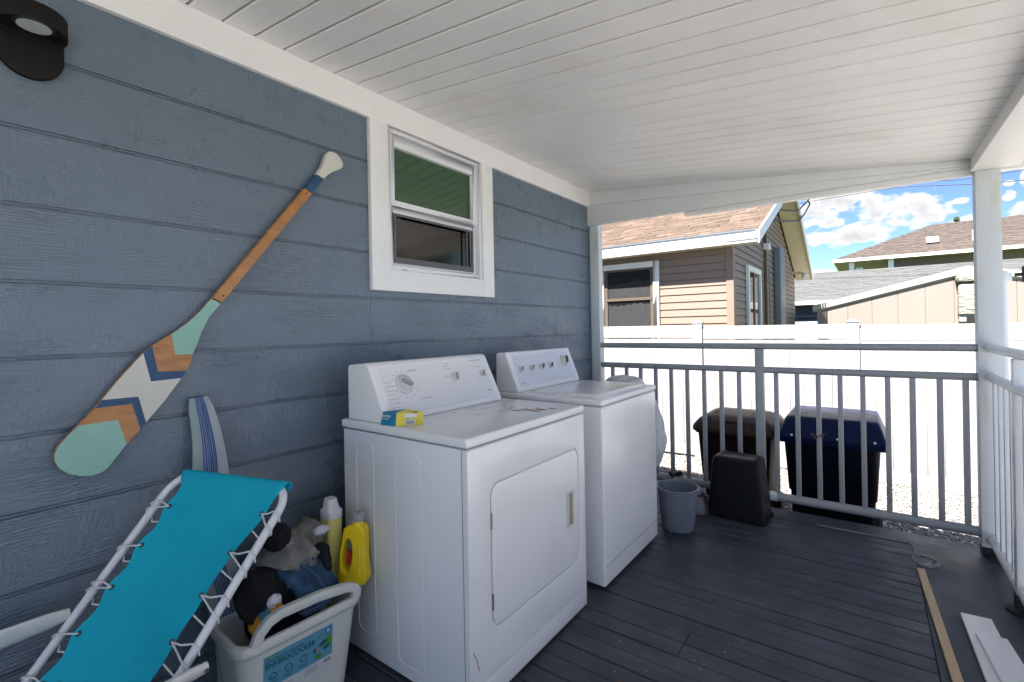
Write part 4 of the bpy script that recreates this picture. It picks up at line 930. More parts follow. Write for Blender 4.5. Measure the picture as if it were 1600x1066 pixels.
ck = MB(); r_ = random.Random(77)
for i in range(26):
    e_ = r_.random()
    if e_ < .45: y_, z_ = WY0 + r_.uniform(.004, .03), r_.uniform(.05, .88)
    elif e_ < .75: y_, z_ = r_.uniform(WY0 + .02, WY1 - .02), r_.uniform(.03, .13)
    else: y_, z_ = r_.uniform(WY0 + .03, WY1 - .03), r_.uniform(.2, .85)
    a_ = r_.uniform(.0008, .0024)
    ck.prism([(WX1 - .0004, y_ + a_ * math.cos(t) * r_.uniform(.5, 1.4), z_ + a_ * math.sin(t) * r_.uniform(.5, 1.4)) for t in (0, 1.2, 2.4, 3.7, 5)], (.0008, 0, 0))
ck.obj('paint_chips', PRINT, wsh)
ck = MB()
for i in range(24):
    y_, z_ = (DY0 + r_.uniform(.02, .8), r_.uniform(.03, .11)) if r_.random() < .5 else (DY0 + r_.uniform(.006, .03), r_.uniform(.1, .85))
    a_ = r_.uniform(.0008, .002)
    ck.prism([(DX1 + .0036, y_ + a_ * math.cos(t) * r_.uniform(.5, 1.4), z_ + a_ * math.sin(t) * r_.uniform(.5, 1.4)) for t in (0, 1.2, 2.4, 3.7, 5)], (.0008, 0, 0))
ck.obj('paint_chips', PRINT, dry)

# carton of dryer sheets on the dryer
bx = empty('dryer_sheet_carton', 'crushed blue and yellow carton of dryer sheets lying on the dryer top', 'carton', (.37, 1.245, .9362))
bl = (-.115, -.005); br = (.062, -.04); # blue face bottom: from back-left to the near corner; yellow face: near corner to right
A = Vector((.022, -.073, 0)); B = Vector((.096, -.060, 0)); C2 = Vector((.166, .016, 0)); D2 = Vector((.085, .010, 0)); H_ = .050
b = MB(); b.cur = 0
b.v = [tuple(A), tuple(B), tuple(C2), tuple(D2), tuple(A + V(.012, .004, H_ * 1.02)), tuple(A.lerp(B, .45) + V(.0, .004, H_ * .9)), tuple(B + V(.0, .006, H_ * .98)), tuple(C2 + V(-.002, 0, H_ * 1.0)), tuple(D2 + V(.0, -.01, H_ * 1.12)), tuple(D2 + V(-.01, 0, H_ * .9))]
b.cur = 0; b.face((0, 1, 6, 5, 4)); b.cur = 1; b.face((1, 2, 7, 6)); b.cur = 0; b.face((2, 3, 9, 8, 7)); b.face((3, 0, 4, 9)); b.face((4, 5, 8, 9)); b.face((5, 6, 8)); b.cur = 1; b.face((6, 7, 8)); b.cur = 0; b.face((3, 2, 1, 0))
cart = b.obj('carton', [BOXB, BOXY], bx)
fn = (B - A).cross(V(0, 0, 1)).normalized(); fd = (B - A).normalized()
text('lettering', 'bounce', .015, BOXW, A + fd * .012 + V(0, 0, .033) + fn * .003, fd, V(0, 0, 1), bx, sx=.95)
text('lettering', 'dryer sheets', .0065, BOXW, A + fd * .012 + V(0, 0, .024) + fn * .003, fd, V(0, 0, 1), bx)
g2 = (C2 - B).normalized(); gn = g2.cross(V(0, 0, 1)).normalized()
def decal(o0, u, w_, h_, nn, m, parent, name='printed_patch', x=0, z=0, t=.0006):
    o0 = Vector(o0) + Vector(u) * x + V(0, 0, z) + Vector(nn) * .002; b = MB(); U = Vector(u) * w_; Z = V(0, 0, h_); T = Vector(nn) * t
    b.hexa([o0, o0 + U, o0 + U + T, o0 + T, o0 + Z, o0 + U + Z, o0 + U + Z + T, o0 + Z + T]); return b.obj(name, m, parent)
decal(B, g2, .046, .016, gn, BOXW, bx, x=.034, z=.030)
decal(B, g2, .038, .018, gn, BOXW, bx, x=.036, z=.004)
for i in range(9): decal(B, g2, .0016, .012, gn, BOXK, bx, 'barcode_bar', x=.040 + i * .0033, z=.007, t=.0012)
decal(B, g2, .014, .004, gn, BOXK, bx, x=.066, z=.047)
decal(B, g2, .010, .004, gn, PRINT, bx, x=.04, z=.024)

# ================================================================== LAUNDRY COOLER AND CONTENTS
cool = empty('foam_cooler', 'off-white foam cooler with a blue ENVIROCOOLER label, used as a laundry bin', 'cooler', (.265, .865, 0), math.radians(-3))
def cr_(hx, hy, z, r=.05): return rr(0, 0, hx, hy, r, z, 6)
b = MB(); b.loft([cr_(.085, .165, .0), cr_(.092, .172, .004), cr_(.118, .205, .298), cr_(.126, .213, .302), cr_(.130, .217, .312), cr_(.130, .217, .328), cr_(.124, .211, .336), cr_(.112, .199, .336), cr_(.105, .192, .326), cr_(.082, .162, .02)]); cb_ = b.obj('body', COOL, cool)
# raised carrying handle along the near rim
hp_ = [(.118, -.160, .330), (.119, -.148, .362), (.119, -.120, .388), (.119, -.08, .399), (.119, .05, .396), (.119, .15, .382), (.119, .180, .370), (.119, .190, .355), (.118, .188, .332)]
cv = []
for i in range(len(hp_) - 1):
    for t in (0, .5): cv.append(Vector(hp_[i]).lerp(Vector(hp_[i + 1]), t))
cv.append(hp_[-1]); b = MB()
rings = []
for i, p in enumerate(cv):
    p = Vector(p); t = (Vector(cv[min(i + 1, len(cv) - 1)]) - Vector(cv[max(i - 1, 0)])).normalized(); w = V(1, 0, 0); u = t.cross(w).normalized()
    rings.append([p + w * (.013 * sx) + u * (.0155 * sy) for sx, sy in ((1, .6), (.7, 1), (-.7, 1), (-1, .6), (-1, -.6), (-.7, -1), (.7, -1), (1, -.6))])
b.loft(rings); b.obj('handle', COOL, cool)
# label on the face towards the deck (+x face, leaning out with the wall)
def onc(y, z, d=.0): return Vector((.092 + (z - .004) * (.118 - .092) / .294 + d, y, z))
def lab(y0, y1, z0, z1, m, d, name='label_patch'):
    b = MB(); q = [onc(y0, z0, d), onc(y1, z0, d), onc(y1, z1, d), onc(y0, z1, d)]; b.hexa([v - V(.0006, 0, 0) for v in q] + q); return b.obj(name, m, cool)
lab(-.135, .098, .170, .279, LABB, .0012, 'label')
lab(-.135, .098, .138, .1695, LABW, .0012, 'label')
T = lambda s, y, z, size, m=LABD, sx=1.0: text('lettering', s, size, m, onc(y, z, .0016), V(0, 1, 0), V(.09, 0, 1), cool, sx=sx)
T('ENVIROCOOLER', -.130, .236, .0255, sx=.86)
T('LifeSaver', -.130, .268, .010, LABG); T('SUSTAINABLE RECYCLABLE COOLER', -.128, .258, .0075)
b = MB()
for (yc_, zc__) in ((-.105, .205), (-.055, .207), (-.005, .209)):
    n = 22; b.loft([[onc(yc_ + rr_ * math.cos(2 * PI * j / n), zc__ + rr_ * math.sin(2 * PI * j / n), d_) for j in range(n)] for rr_, d_ in ((.0125, .001), (.0125, .0019), (.0095, .0019), (.0095, .001))], False, False)
b.obj('recycling_symbol', LABD, cool)
T('free', -.113, .200, .0085); T('TM', .045, .252, .005)
for i, yc_ in enumerate((-.122, -.074, -.022)): lab(yc_, yc_ + .034, .186, .1885, LABD, .0016, 'caption_line'); lab(yc_ + .004, yc_ + .03, .180, .182, LABD, .0016, 'caption_line')
lab(.028, .052, .205, .218, LABD, .0017, 'flag_icon'); lab(.038, .052, .206, .2165, PRINT, .0021, 'flag_icon'); lab(.028, .05, .193, .195, LABD, .0016, 'caption_line')
for (cx, cz, s, m, sd) in ((.082, .262, .011, BOXW, 1),): lab(cx - s, cx + s, cz - s, cz + s, mat('bright_blue_print', (.02, .22, .5), .5), .0018, 'badge'); T('R', cx - .005, cz - .006, .016, BOXW)
def leafshape(cy, cz, l, w, a, m):
    b = MB(); n = 12; pts = []
    for j in range(n):
        t = 2 * PI * j / n; yy_ = l * math.cos(t); zz_ = w * math.sin(t) * (1 - .3 * math.cos(t)); pts.append(onc(cy + yy_ * math.cos(a) - zz_ * math.sin(a), cz + yy_ * math.sin(a) + zz_ * math.cos(a), .0017 + .0002 * (cy * 100 % 3)))
    b.prism(pts, (.0004, 0, 0)); b.obj('leaf_print', m, cool)
leafshape(.070, .228, .024, .007, .3, LABD); leafshape(.082, .240, .012, .006, 1.0, LABG); leafshape(.078, .208, .015, .006, .35, LABD); leafshape(.050, .186, .012, .008, .2, LABG); leafshape(.089, .222, .008, .012, .2, LABG); leafshape(.074, .217, .016, .003, .5, LABG)
for i in range(14): lab(.066 + i * .0019, .067 + i * .0019, .150, .162, BOXK, .0017, 'barcode_bar') if i % 3 else None
for i in range(5): lab(.0, .045, .142 + i * .0045, .1432 + i * .0045, PRINT, .0016, 'caption_line')
for i in range(3): lab(-.06, -.04, .144 + i * .006, .1455 + i * .006, PRINT, .0016, 'caption_line')

def cloth(name, label, cat, c, rad, m, seed, amp=.25, fr=3.5, rot=(0, 0, 0), sub=5, ridge=False):
    bm = bmesh.new(); bmesh.ops.create_icosphere(bm, subdivisions=sub, radius=1)
    off = Vector((seed * 3.1, seed * 1.7, seed * .9))
    from mathutils import Euler
    R = Euler(rot).to_matrix()
    for v in bm.verts:
        p = v.co.copy(); w_ = Vector((noise.noise(p * 1.3 + off), noise.noise(p * 1.3 + off * 2), noise.noise(p * 1.3 - off))) * .7
        q_ = Vector((p.x * .8, p.y * 2.6, p.z * 1.2)) + w_; n1_ = noise.noise(q_ * fr * .75 + off); n2_ = noise.noise(Vector((q_.x * 1.2, q_.y * 3.0, q_.z)) * fr * .8 + off * 1.7)
        k = 1 + amp * (.45 - 1.7 * abs(n1_)) * .75 + amp * (.25 - .9 * abs(n2_)) * .55 + amp * .30 * noise.noise(p * 1.1 + off)
        q = Vector((p.x * rad[0], p.y * rad[1], p.z * rad[2])) * k
        if ridge: q *= 1 + .035 * math.sin(p.x * 42 + 3 * noise.noise(p * 2))
        v.co = R @ q + Vector(c)
    for f in bm.faces: f.smooth = True
    me = bpy.data.meshes.new(name); bm.to_mesh(me); bm.free(); me.materials.append(m); o = bpy.data.objects.new(name, me); COL.objects.link(o)
    return tag(o, label, cat)
def sheet(name, label, c, rad, face, roll, half, m, seed, fold=.012, k=70, off=.004, hem=True, n=64):
    """a piece of cloth laid over a rounded heap: directional folds, wavy border, rolled hem"""
    N_ = Vector(face).normalized(); a_ = Vector((0, 0, 1)); e1 = (a_ - N_ * a_.dot(N_)).normalized(); e2 = N_.cross(e1)
    E1 = e1 * math.cos(roll) + e2 * math.sin(roll); E2 = N_.cross(E1); c = Vector(c); O = Vector((seed * 3.7, seed * 1.3, seed))
    rm = (rad[0] + rad[1] + rad[2]) / 3; ny = max(12, int(n * half[1] / half[0])); P = []
    for j in range(ny + 1):
        row = []
        for i in range(n + 1):
            u, v = 2 * i / n - 1, 2 * j / ny - 1
            bu = 1 + .16 * noise.noise(Vector((v * 1.6, 4, 0)) + O); bv = 1 + .28 * noise.noise(Vector((u * 1.9, 9, 0)) + O)
            s_, t_ = u * half[0] * bu, v * half[1] * bv
            w1 = noise.noise(Vector((s_ * 9, t_ * 14, 0)) + O); w2 = noise.noise(Vector((s_ * 16, t_ * 16, 3)) + O)
            ph_ = t_ * k + 2.6 * w1 + s_ * 9
            cr_f = (1 - abs(math.sin(ph_ * .5))) ** 1.4
            f2 = (1 - abs(math.sin((s_ * k * .55 + 2.2 * w2) * .5))) ** 2
            d = (N_ + E1 * (s_ / rm) + E2 * (t_ / rm)).normalized()
            r = 1 / math.sqrt((d.x / rad[0]) ** 2 + (d.y / rad[1]) ** 2 + (d.z / rad[2]) ** 2)
            h = off + fold * cr_f * (.55 + .9 * max(0, w2 + .3)) + fold * .5 * f2 + fold * .8 * w1
            row.append(c + d * (r + h))
        P.append(row)
    b = MB(); b.loft(P, False, False, closed=False); o = b.obj(name, m, sharp=80)
    sd_ = o.modifiers.new('thickness', 'SOLIDIFY'); sd_.thickness = .0028
    sb = o.modifiers.new('smooth', 'SUBSURF'); sb.levels = 1; sb.render_levels = 1
    tag(o, label, 'clothing')
    if hem:
        edge = P[0] + [r_1[-1] for r_1 in P[1:]] + list(reversed(P[-1][:-1])) + [P[j][0] for j in range(ny - 1, 0, -1)]
        hb = MB(); hb.tube(edge, .0026, 6, closed=True); hb.obj('hem', m, o)
    return o
sheet('black_garment', 'black garment sagging over the near side of the laundry pile', (.235, .785, .385), (.075, .095, .115), (.75, -.40, .5), .5, (.115, .085), BLKF, 3, .012, 95)
sheet('grey_shirt', 'crumpled grey stained shirt on top of the laundry in the cooler', (.225, .895, .455), (.085, .115, .115), (.55, -.30, .78), 1.15, (.125, .062), GRYF, 5, .014, 85, off=.010)
sheet('grey_shirt_tail', 'smaller grey cloth fold beside the pale yellow bottle cap', (.205, .975, .50), (.06, .06, .085), (.5, -.2, .85), .3, (.060, .048), GRYF, 12, .012, 110)
sheet('black_shirt', 'black cloth squeezed between the jeans and the pale yellow bottle', (.262, .985, .43), (.055, .042, .105), (.85, -.35, .35), .1, (.085, .042), BLKF, 8, .009, 110)
cloth('black_knit', 'black ribbed knit garment balled up beside the chair frame', 'clothing', (.250, .835, .590), (.046, .045, .046), BLKF, 3, .10, 1.2, (.2, .3, 0), ridge=True)
cloth('laundry_heap', 'dark laundry filling the bottom of the foam cooler', 'clothing', (.235, .875, .345), (.070, .145, .165), BLKF, 9, .06, 2.0)
cloth('white_sock', 'small white sock poking out by the cooler rim', 'clothing', (.325, .785, .415), (.014, .022, .020), WHTF, 4, .35, 2.0)
cloth('white_rag', 'white cloth corner tucked beside the pale yellow bottle', 'clothing', (.275, .985, .568), (.018, .026, .015), WHTF, 6, .5, 2.4)
# jeans leg: folded tube with hem and seam
jn = empty('jeans', 'dark blue denim jeans leg hanging over the cooler rim', 'clothing', (0, 0, 0))
path = [Vector(q) for q in ((.225, .83, .43), (.255, .85, .470), (.285, .88, .475), (.312, .91, .440), (.332, .935, .385), (.340, .945, .340))]
def crv(path, n):
    out = []
    for i in range(len(path) - 1):
        p0, p1, p2, p3 = path[max(i - 1, 0)], path[i], path[i + 1], path[min(i + 2, len(path) - 1)]
        for k_ in range(n):
            t = k_ / n; out.append(.5 * ((2 * p1) + (p2 - p0) * t + (2 * p0 - 5 * p1 + 4 * p2 - p3) * t * t + (3 * p1 - p0 - 3 * p2 + p3) * t ** 3))
    out.append(path[-1]); return out
cvp = crv(path, 7); rings = []
for i, p in enumerate(cvp):
    t = (cvp[min(i + 1, len(cvp) - 1)] - cvp[max(i - 1, 0)]).normalized(); u = t.cross(V(1, 0, .4)).normalized(); w = t.cross(u); ring = []
    wd = .060 + .006 * math.sin(i * .25); n = 30
    for j in range(n):
        a = 2 * PI * j / n; k_ = 1 + .22 * (1 - 2.4 * abs(noise.noise(Vector((math.cos(a) * 2.2 + i * .06, math.sin(a) * 2.2, i * .10))))) * .6 + .05 * noise.noise(Vector((math.cos(a) * 4, math.sin(a) * 4, i * .5)))
        ring.append(p + u * math.cos(a) * wd * 1.1 * k_ + w * math.sin(a) * wd * .55 * k_)
    rings.append(ring)
b = MB(); b.loft(rings, True, False); b.cur = 0
inner = [[p.lerp(cvp[-1 - q], .10) for p in rings[-1 - q]] for q in (0, 3)]
b.loft([rings[-1], inner[0], inner[1]], False, True); b.obj('leg', JEAN, jn)
b = MB()
for jj in (3, 22):
    b.tube([rings[i][jj] + (rings[i][jj] - cvp[i]).normalized() * .0012 for i in range(2, len(cvp))], .0016, 5)
b.tube([q + (q - cvp[-4]).normalized() * .001 for q in rings[-4]], .0014, 5, closed=True); b.obj('stitching', SEAM, jn)
# bottles
bt = empty('pale_yellow_bottle', 'tall pale yellow bottle with a white cap beside the laundry', 'bottle', (.19, 1.075, .235), 0)
b = MB(); b.loft([rr(0, 0, .036, .030, .015, 0), rr(0, 0, .039, .032, .016, .01), rr(0, 0, .038, .031, .016, .12), rr(0, 0, .031, .027, .016, .19), rr(0, 0, .036, .030, .016, .25), rr(0, 0, .037, .031, .016, .325), rr(0, 0, .035, .028, .016, .338)]); b.obj('body', YELP, bt)
b = MB(); b.loft([rr(0, 0, .038, .032, .018, .3385), rr(0, 0, .038, .032, .018, .366), rr(0.0, 0, .030, .026, .018, .372), rr(-.004, 0, .024, .022, .014, .395), rr(-.004, 0, .020, .019, .012, .41)]); b.obj('cap', CAPW, bt)
bt.rotation_euler = (0, math.radians(2), 0)
jg = empty('yellow_jug', 'bright yellow detergent jug with a moulded handle leaning on the dryer side', 'jug', (.30, 1.105, .335), math.radians(10)); jg.rotation_euler = (0, math.radians(6), math.radians(30))
# jug built as a plate with an oval handle hole
def jug_profile():
    out = [(-.050, 0), (.045, 0), (.056, .010), (.058, .035), (.045, .09), (.040, .15), (.034, .205), (.022, .222), (-.028, .222), (-.048, .205), (-.055, .12), (-.057, .02)]
    hole = [(-.026 + .020 * math.cos(a) , .105 + .066 * math.sin(a)) for a in [2 * PI * i / 20 for i in range(20)]]
    return out, hole
bm = bmesh.new(); o_, h_ = jug_profile()
def lp(pts):
    vs = [bm.verts.new((p[0], -.026, p[1])) for p in pts]; return [bm.edges.new((vs[i], vs[(i + 1) % len(vs)])) for i in range(len(vs))]
e = lp(o_) + lp(h_); bmesh.ops.triangle_fill(bm, use_beauty=True, edges=e)
fs = [f for f in bm.faces]; r = bmesh.ops.extrude_face_region(bm, geom=fs); bmesh.ops.translate(bm, vec=(0, .052, 0), verts=[v for v in r['geom'] if isinstance(v, bmesh.types.BMVert)])
bmesh.ops.recalc_face_normals(bm, faces=bm.faces)
es = [e_ for e_ in bm.edges if len(e_.link_faces) == 2 and e_.calc_face_angle(0) > .9]
bmesh.ops.bevel(bm, geom=es, offset=.010, segments=4, profile=.6, affect='EDGES', clamp_overlap=True)
me = bpy.data.meshes.new('body'); bm.to_mesh(me); bm.free()
for p in me.polygons: p.use_smooth = True
me.set_sharp_from_angle(angle=math.radians(60)); me.materials.append(YEL); jb = bpy.data.objects.new('body', me); COL.objects.link(jb); jb.parent = jg
b = MB(); b.lathe([(.022, .218), (.022, .226), (.018, .232), (.018, .236)], c=(-.004, 0, 0)); b.obj('neck', YEL, jg)
b = MB(); b.lathe([(.021, .2365), (.022, .262), (.017, .266)], c=(-.004, 0, 0)); b.obj('cap', mat('clear_cap', (.55, .57, .60), .25, trans=.4), jg)
b = MB(); b.tube([(.030, -.0270, .035), (.026, -.0275, .09), (.020, -.0270, .15)], .0022, 6); b.obj('level_strip', YELP, jg)
b = MB(); b.prism([(-.036, .0, .06), (-.014, .0, .06), (-.014, .0, .10), (-.036, .0, .115)], (0, .012, 0)); b.obj('label', REDL, jg)
bo = empty('orange_bottle', 'orange bottle with a blue label lying among the laundry near the rim', 'bottle', (.285, .735, .33)); bo.rotation_euler = (math.radians(-35), math.radians(35), 0)
b = MB(); b.lathe([(.0, 0), (.024, .002), (.030, .02), (.030, .06), (.022, .085), (.012, .095), (.012, .11), (0, .112)], n=24, caps=False); b.obj('body', ORAN, bo)
b = MB(); b.lathe([(.0305, .05), (.0305, .061), (.0228, .0855), (.022, .085)], n=24, caps=False); b.obj('label', BLUEL, bo)

for i, (c_2, m_2, rd, lb) in enumerate((((.075, 1.125, .50), mat('dark_green_pouch', (.02, .07, .06), .5), (.03, .035, .045), 'dark green pouch wedged behind the dryer corner'), ((.085, 1.13, .445), REDL, (.028, .03, .022), 'red wrapper wedged behind the dryer corner'))):
    cloth('pouch', lb, 'packet', c_2, rd, m_2, 11 + i, .35, 2.2, sub=4)
MB_ = MB(); MB_.box(.03, .13, 1.07, 1.16, 0, .42); tag(MB_.obj('storage_box', mat('dull_box', (.08, .08, .085), .8)), 'dull grey box standing behind the cooler against the blue wall', 'box')


# striped sleeve ironing board leaning on the wall
ib = empty('sleeve_ironing_board', 'narrow ironing board in a blue-striped cover leaning on the wall behind the chair', 'ironing board', (0, 0, 0))
tp = Vector((.030, .682, 1.078)); bo_ = Vector((.150, .735, .13)); ax = (bo_ - tp); L__ = ax.length; ax.normalize(); sd = V(.12, 1, .0); sd = (sd - ax * sd.dot(ax)).normalized(); nn = ax.cross(sd).normalized()
if nn.x < 0: nn = -nn
def wdt(t): return .034 + .022 * min(1, t / .30)
for nm, a0, a1, m_3, lift in (('cover_edge', -1, -.45, STRIPW, 0), ('cover_middle', -.45, .38, STRIPL, 0), ('cover_edge', .38, 1, STRIPL, 0)):
    b = MB(); rings = []
    for i in range(26):
        t = i / 25; c = tp + ax * (L__ * t) + V(0, .012 * math.sin(t * 9), 0); w_ = wdt(t) * (1 if t > .02 else .8)
        ring = []
        for s_ in np.linspace(a0, a1, 5): ring.append(c + sd * (w_ * s_) + nn * (.008 * (1 - s_ * s_) + .0015 * math.sin(i * 1.3 + s_ * 5)))
        for s_ in np.linspace(a1, a0, 3): ring.append(c + sd * (w_ * s_) - nn * .016)
        rings.append(ring)
    b.loft(rings); b.obj(nm, m_3, ib)
for s0 in (-.40, -.26, -.14, -.02, .10, .22, .32):
    b = MB(); rings = []; hw = .030 if s0 in (-.14, .22) else .045
    for i in range(26):
        t = i / 25; c = tp + ax * (L__ * t) + V(0, .012 * math.sin(t * 9), 0); w_ = wdt(t) * (1 if t > .02 else .8)
        ring = [c + sd * (w_ * s_) + nn * (.0088 * (1 - s_ * s_) + .0015 * math.sin(i * 1.3 + s_ * 5) + e_) for s_, e_ in ((s0 - hw, 0), (s0 + hw, 0), (s0 + hw, .0006), (s0 - hw, .0006))]
        rings.append(ring)
    b.loft(rings, smooth=False); b.obj('stripe', STRIPB, ib)

# ================================================================== TEAL LOUNGE CHAIR
ch = empty('lounge_chair', 'folding lounge chair with teal sling laced to a white tube frame', 'lounge chair', (0, 0, 0))
TL, TR = Vector((.088, .60, .845)), Vector((.550, .735, .845))
dn = Vector((.012, -.37, -.445)).normalized(); acr = (TR - TL).normalized(); pn = acr.cross(dn).normalized()
if pn.z < 0: pn = -pn
dnL = Vector((.022, -.36, -.45)).normalized(); dnR = Vector((.0, -.265, -.338)).normalized()
LL = 1.02
def rc(corner, d1, d2, r, n=7):
    out = []; c = corner + d1 * r + d2 * r
    for i in range(n + 1):
        a = PI / 2 * i / n; out.append(c - d2 * r * math.cos(a) * 1.0 - d1 * r * math.sin(a)) if False else out.append(corner + d1 * r * (1 - math.sin(a)) + d2 * r * (1 - math.cos(a)))
    return out
RTL = .075
pts = [TL + dnL * LL] + [TL + dnL * (LL - .08 * i) for i in range(1, 12)] + rc(TL, dnL, acr, RTL) + [TL.lerp(TR, .5)] + list(reversed(rc(TR, dnR, -acr, RTL))) + [TR + dnR * (.12 + .08 * i) for i in range(0, 11)] + [TR + dnR * LL]
b = MB(); b.tube(pts, .0112, 14); b.obj('frame', ALU, ch)
b = MB(); b.tube([TL + dnL * LL, TR + dnR * LL], .0115, 12); b.obj('cross_bar', ALU, ch)
# sling
def slp(u, t):   # u 0..1 across, t metres down
    iL = .030 + (.022 if t > .04 else .022 * t / .04); iR = .020 + .055 * min(1, t / .22)
    a = TL + dnL * t + acr * iL; c = TR + dnR * t - acr * iR
    p = a.lerp(c, u)
    sag = -.024 * (4 * u * (1 - u)) * min(1, t / .2) + .0035 * math.cos((t - .105) / .118 * 2 * PI) * math.exp(-min(u, 1 - u) * 9) * min(1, t / .1); sc_ = (.006 if u < .5 else -.006) * -math.cos((t - .105) / .118 * 2 * PI) * math.exp(-min(u, 1 - u) * 14)
    return p + pn * (sag + .0015 * noise.noise(Vector((u * 6, t * 9, 1)))) + acr * sc_
NU, NT = 24, 60; b = MB(); R1 = .0155
rings = []
# wrap over the top bar first
for i in range(9):
    a = PI * (1.35 - 1.35 * i / 8) ; 
    rings.append([(TL + acr * .032).lerp(TR - acr * .020, j / NU) + pn * (math.cos(a - PI * 0) * R1 if False else math.cos(a) * R1) + (-dn) * math.sin(a) * R1 for j in range(NU + 1)])
for i in range(1, NT + 1): rings.append([slp(j / NU, .005 + (LL - .03) * i / NT) + pn * R1 * max(0, 1 - i / 5) for j in range(NU + 1)])
n0 = 0
for r_1 in rings: b.v += [tuple(p) for p in r_1]
n1_ = len(b.v)
for a in range(len(rings)):
    for j in range(NU + 1):
        p = Vector(rings[a][j]); b.v.append(tuple(p - pn * .0022 if a > 8 else tuple(p + (TL.lerp(TR, j / NU) - p) * .14)))
K = NU + 1
for a in range(len(rings) - 1):
    for j in range(NU):
        q = (a * K + j, a * K + j + 1, (a + 1) * K + j + 1, (a + 1) * K + j); b.face(q, True); b.face([n1_ + x for x in reversed(q)], True)
for a in range(len(rings) - 1):
    for j in (0, NU): b.face((a * K + j, (a + 1) * K + j, n1_ + (a + 1) * K + j, n1_ + a * K + j))
b.obj('sling', TEAL, ch, sharp=70)
b = MB(); b.tube([slp(j / 20, .075) + pn * .0012 for j in range(21)], .0009, 5); b.obj('hem_seam', mat('teal_seam', (.003, .10, .15), .8), ch)
for side in (0, 1):
    for i in range(7):
        t = (.105 + .118 * i) if side == 0 else (.085 + .112 * i)
        e_ = slp(.035 if side == 0 else .965, t); MB().lathe([(.0035, -.001), (.0075, .0005), (.0075, .002), (.0035, .002)], c=e_, axis=pn, n=14, caps=False).obj('grommet', GROM, ch)
        tb = TL + dnL * (t + .015) if side == 0 else TR + dnR * (t + .030); out = -acr if side == 0 else acr; d_ = dnL if side == 0 else dnR
        rt = .0155
        pts_ = [e_ + pn * .001, e_.lerp(tb, .5) + pn * .008, tb + pn * rt - out * .002, tb + pn * rt * .6 + out * rt * .8 + d_ * .006, tb + out * rt * 1.05 + d_ * .012, tb - pn * rt * .8 + out * rt * .6 + d_ * .018, tb - pn * rt - out * .004 + d_ * .024, tb + d_ * .034 - out * .02 - pn * .010, slp(.02 if side == 0 else .98, t + .045) - pn * .004]
        MB().tube(pts_, .0024, 7).obj('lace', CORD, ch)
        if side == 1 or i % 2 == 0:
            pts_ = [e_ + pn * .001, e_.lerp(tb - d_ * .03, .5) + pn * .008, tb - d_ * (.040 if side else .018) + pn * rt, tb - d_ * (.034 if side else .012) + pn * rt * .5 + out * rt * .95, tb - d_ * .02 - pn * rt * .7 + out * rt * .8]
            MB().tube(pts_, .0024, 7).obj('lace', CORD, ch)
# arms
def arm(p0, p1, wv, th, name='armrest'):
    b = MB(); d = (p1 - p0).normalized(); w = Vector(wv).normalized(); w = (w - d * w.dot(d)).normalized(); n = d.cross(w); L_ = (p1 - p0).length; rings = []
    for i in range(15):
        t = i / 14; hw = .022 + .010 * math.sin(PI * min(1, t * 1.2)) if t > .06 else .017 + .08 * t; c = p0 + d * L_ * t + n * .006 * math.sin(t * 3)
        rings.append([c + w * hw * math.cos(a) ** 1 * (1 if True else 1) + n * th * (math.sin(a)) for a in [2 * PI * j / 16 for j in range(16)]])
    b.loft(rings); return b.obj(name, PLASW, ch)
pL = TL + dnL * .432 - acr * .012; pR = TR + dnR * .460 + acr * .045
arm(pL + V(0, .0, .012), pL + V(-.02, -.52, -.02), V(.35, 0, 1), .012)
arm(pR + V(.0, .02, .0), pR + V(.02, -.50, -.015), V(.6, 0, .8), .012)
for p in (pL, pR + V(.0, .01, 0)): MB().lathe([(.0055, -.016), (.0055, .016)], c=p, axis=acr, n=12).obj('rivet', CHROME, ch)
b = MB(); b.lathe([(.006, 0), (.006, .001)], c=pR + V(.006, .004, .0145), axis=(.3, -.2, 1), n=12); b.obj('rivet', BLACKM, ch)
# legs so that the chair stands on the deck
fl = TL + dnL * LL; fr_ = TR + dnR * LL
for p in (fl, fr_): MB().tube([p, V(p.x, p.y - .02, .012)], .0125, 12).obj('leg', ALU, ch)

# ================================================================== FAR DECK ITEMS
# bucket
bu = empty('bucket', 'grey-blue plastic bucket on the deck beside the washer', 'bucket', (.915, 3.07, 0))
b = MB(); b.lathe([(.0, .001), (.088, .001), (.096, .006), (.100, .02), (.124, .255), (.133, .257), (.136, .262), (.136, .272), (.130, .275), (.122, .272), (.1195, .262), (.096, .02), (.0, .012)], n=48, caps=False); b.obj('body', BUCK, bu)
hc = [V(.128 * math.cos(a), -.128 * math.sin(a) * .97, .235 + .012 * math.cos(a * 2)) for a in [PI * i / 24 * .98 + .03 for i in range(25)]]
b = MB(); b.tube([V(.139 * math.cos(a), -.139 * abs(math.sin(a)), .268 - .050 * math.sin(a) ** 2 * 0 - .012) for a in [PI * i / 28 for i in range(29)]], .0035, 8); b.obj('handle', BUCK, bu)
for sx in (-1, 1): MB().lathe([(.011, 0), (.009, .008)], c=(sx * .134, 0, .255), axis=(sx, 0, 0), n=14).obj('handle_ear', BUCK, bu)
# steel bowl
bw_ = empty('steel_bowl', 'small dark steel pet bowl behind the bucket', 'bowl', (.925, 3.43, 0))
b = MB(); b.lathe([(.0, .001), (.095, .001), (.097, .008), (.088, .03), (.070, .115), (.078, .118), (.074, .122), (.062, .112), (.055, .05), (0, .045)], n=36, caps=False); b.obj('body', STEEL, bw_)
